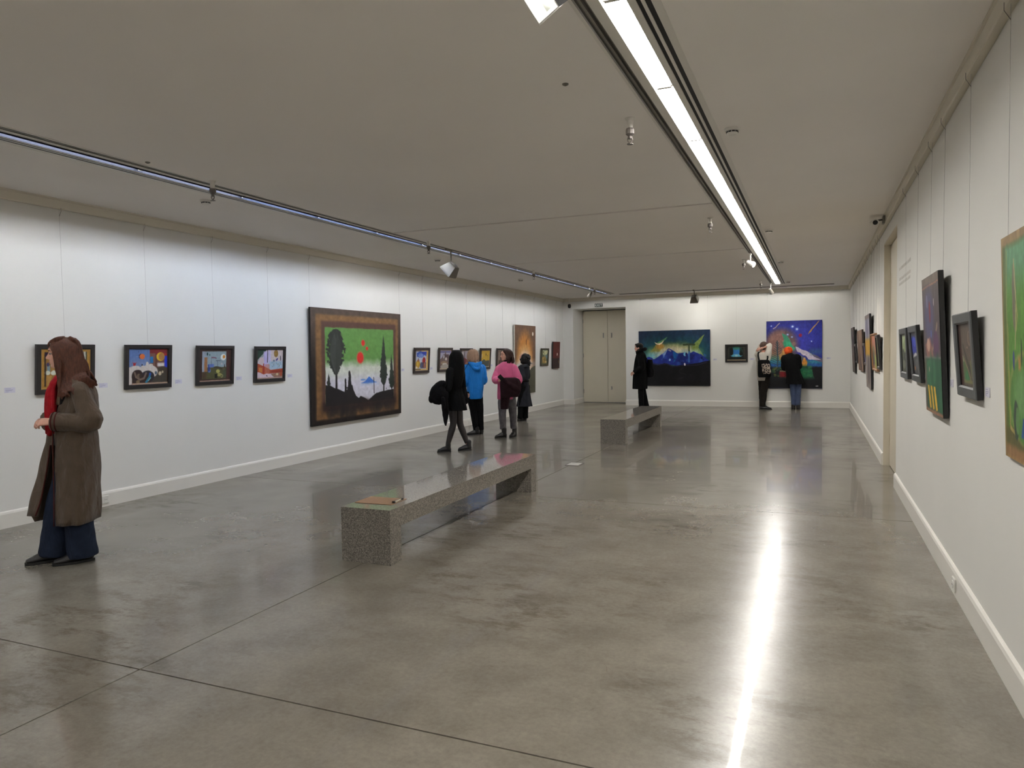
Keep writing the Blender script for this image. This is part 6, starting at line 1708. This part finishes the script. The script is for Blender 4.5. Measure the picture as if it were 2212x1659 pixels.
loft(bm, [(1.475, -.045, .0, .06, .06), (1.44, -.05, 0, .115, .09), (1.36, -.055, 0, .145, .11), (1.15, -.048, 0, .150, .125), (.95, -.04, 0, .150, .125), (.80, -.03, 0, .152, .125), (.745, -.03, 0, .150, .12)], 50, folds(.06, 7, 4))
sleeves(bm, J, [.06, .075, .070, .050, .044, .042], .05, 6, end=.40)
tube(bm, [V(.128, -.03, 1.65), V(.105, -.05, 1.50), V(.05, -.06, 1.34), V(-.01, -.05, 1.16)], [(.04, .03), (.075, .05), (.105, .07), (.12, .09)], n=18, fold=.05)
tube(bm, [V(-.10, .27, 1.63), V(-.13, .18, 1.50), V(-.12, .08, 1.34), V(-.07, .02, 1.16)], [(.04, .03), (.07, .06), (.10, .08), (.12, .09)], n=18, fold=.05)
fuse('shirt', bm, .009, M_WSH, R7_, 2)
bm = bmesh.new(); ball(bm, (-.022, .008, 1.655), (.092, .098, .09)); ball(bm, (-.04, -.015, 1.60), (.075, .08, .075))
for i in range(30):
    t = U(0, TAU); c, s = math.cos(t), math.sin(t)
    lock(bm, [V(-.02, .01, 1.745), V(-.02 + .06 * c, .01 + .06 * s, 1.725), V(-.024 + .09 * c, .005 + .098 * s, 1.67), V(-.03 + .088 * c, .0 + .096 * s, 1.63)], .012, .005)
fuse('hair', bm, .008, hairmat('brown_short_hair', rgb(72, 52, 42)), R7_, 1)
e = empty('backpack', (-1.214, 19.60, 0), (0, 0, math.radians(3.54)))
tag(e, 'black backpack with pale patterned pocket worn over the white shirt', 'backpack')
bm = bmesh.new()
loft(bm, [(1.285, -.03, -.19, .11, .045), (1.25, -.02, -.20, .145, .065), (1.06, -.008, -.205, .160, .075), (.90, -.004, -.205, .162, .075), (.835, -.01, -.20, .140, .06)], 34)
fuse('pack_body', bm, .009, M_BLACKF, e, 3)
def pattern_mat():
    m, nt, b = new_mat('pale_print_pattern')
    tc = nt.nodes.new('ShaderNodeTexCoord'); v = nt.nodes.new('ShaderNodeTexVoronoi'); v.feature = 'DISTANCE_TO_EDGE'; v.inputs['Scale'].default_value = 17
    nt.links.new(tc.outputs['Object'], v.inputs['Vector'])
    r = nt.nodes.new('ShaderNodeValToRGB'); nt.links.new(v.outputs['Distance'], r.inputs[0])
    r.color_ramp.elements[0].position = .06; r.color_ramp.elements[0].color = (*rgb(176, 160, 144), 1)
    r.color_ramp.elements[1].position = .12; r.color_ramp.elements[1].color = (*rgb(40, 34, 32), 1)
    nt.links.new(r.outputs[0], b.inputs['Base Color']); b.inputs['Roughness'].default_value = .7
    return m
bm = bmesh.new(); loft(bm, [(1.19, .02, -.262, .085, .022), (1.15, .03, -.272, .10, .026), (1.02, .045, -.276, .105, .028), (.925, .055, -.270, .10, .02)], 24); soft('pocket', bm, pattern_mat(), e, 0)
for s, pts in ((-1, [V(-.13, -.19, 1.27), V(-.155, -.12, 1.40), V(-.14, .0, 1.485), V(-.10, .10, 1.42)]), (1, [V(.06, -.19, 1.27), V(.075, -.14, 1.36), V(.05, -.03, 1.47), V(.06, .10, 1.42)])):
    bm = bmesh.new(); tube(bm, pts, [(.006, .020)] * 4, n=8, per=6, side=(1, 0, 0)); soft('strap', bm, M_BLACKF, e, 0)

# ---------------------------------------------------------------- person in the orange cap
R8_ = person((-.491, 19.75), -1.42, 'person in an orange cap, black coat and blue jeans bending toward the starry painting')
ax = axes((-.2, 1), -.75)
hc = V(-.155, .10, 1.495)
J = dict(head=hc, neck=V(-.115, .03, 1.41), shL=V(-.255, .02, 1.31), shR=V(.065, .02, 1.335), elL=V(-.255, .05, 1.06), wrL=V(-.14, .22, 1.04), elR=V(.10, .05, 1.09), wrR=V(-.02, .22, 1.06),
         hipL=V(-.055, 0, .84), hipR=V(.095, 0, .84), knL=V(-.045, .02, .47), knR=V(.085, .02, .47), anL=V(-.032, 0, .09), anR=V(.080, 0, .09), ftL=(-.01, .13), ftR=(.01, .13))
bm = bmesh.new(); body_geo(bm, J, ax, .95, .95)
hand_geo(bm, J['wrL'], (.6, .6, .2), (-.4, .5, .6), .92, .7, 1); hand_geo(bm, J['wrR'], (-.6, .6, .2), (.4, .5, .6), .92, .7, -1)
fuse('body', bm, .0085, M_SKIN, R8_, 3)
trousers(R8_, J, [.072, .078, .066, .058, .052], fabric('blue_denim', rgb(72, 84, 112), var=.18, vs=12), 'jeans', .095, (.10, .125), .04, .010, 8)
shoe(R8_, (-.036, -.05), (-.045, .20), .085, M_SHOE, M_SOLE, .05, 'boot', .12); shoe(R8_, (.078, -.05), (.088, .20), .085, M_SHOE, M_SOLE, .05, 'boot', .12)
bm = bmesh.new()
loft(bm, [(1.425, -.12, .02, .075, .065), (1.385, -.105, .01, .155, .09), (1.30, -.095, 0, .185, .115), (1.10, -.07, 0, .175, .13), (.92, -.03, 0, .180, .14), (.78, .005, 0, .205, .15), (.65, .025, 0, .228, .155)], 50, folds(.06, 6, 7))
sleeves(bm, J, [.075, .085, .08, .074, .066, .055], .06, 9)
fuse('coat', bm, .010, M_BLACKF, R8_, 2)
bm = bmesh.new(); loft(bm, [(1.45, -.13, .03, .060, .060), (1.42, -.125, .02, .085, .075), (1.39, -.12, .015, .09, .08)], 24); soft('collar', bm, M_BLACKF2, R8_.children[-1], 0)
bm = bmesh.new(); ball(bm, (-.156, .075, 1.508), (.098, .110, .106)); ball(bm, (-.165, .03, 1.47), (.085, .08, .075))
for i in range(10):
    t = TAU * i / 10
    tube(bm, [V(-.155, .02, 1.60), V(-.156 + .07 * math.cos(t), .06 + .07 * math.sin(t), 1.575), V(-.156 + .10 * math.cos(t), .075 + .11 * math.sin(t), 1.50)], [.012, .014, .012], n=8)
fuse('cap', bm, .008, fabric('orange_cloth', rgb(206, 80, 36), var=.16, vs=14, bump=.3, bs=90), R8_, 1)
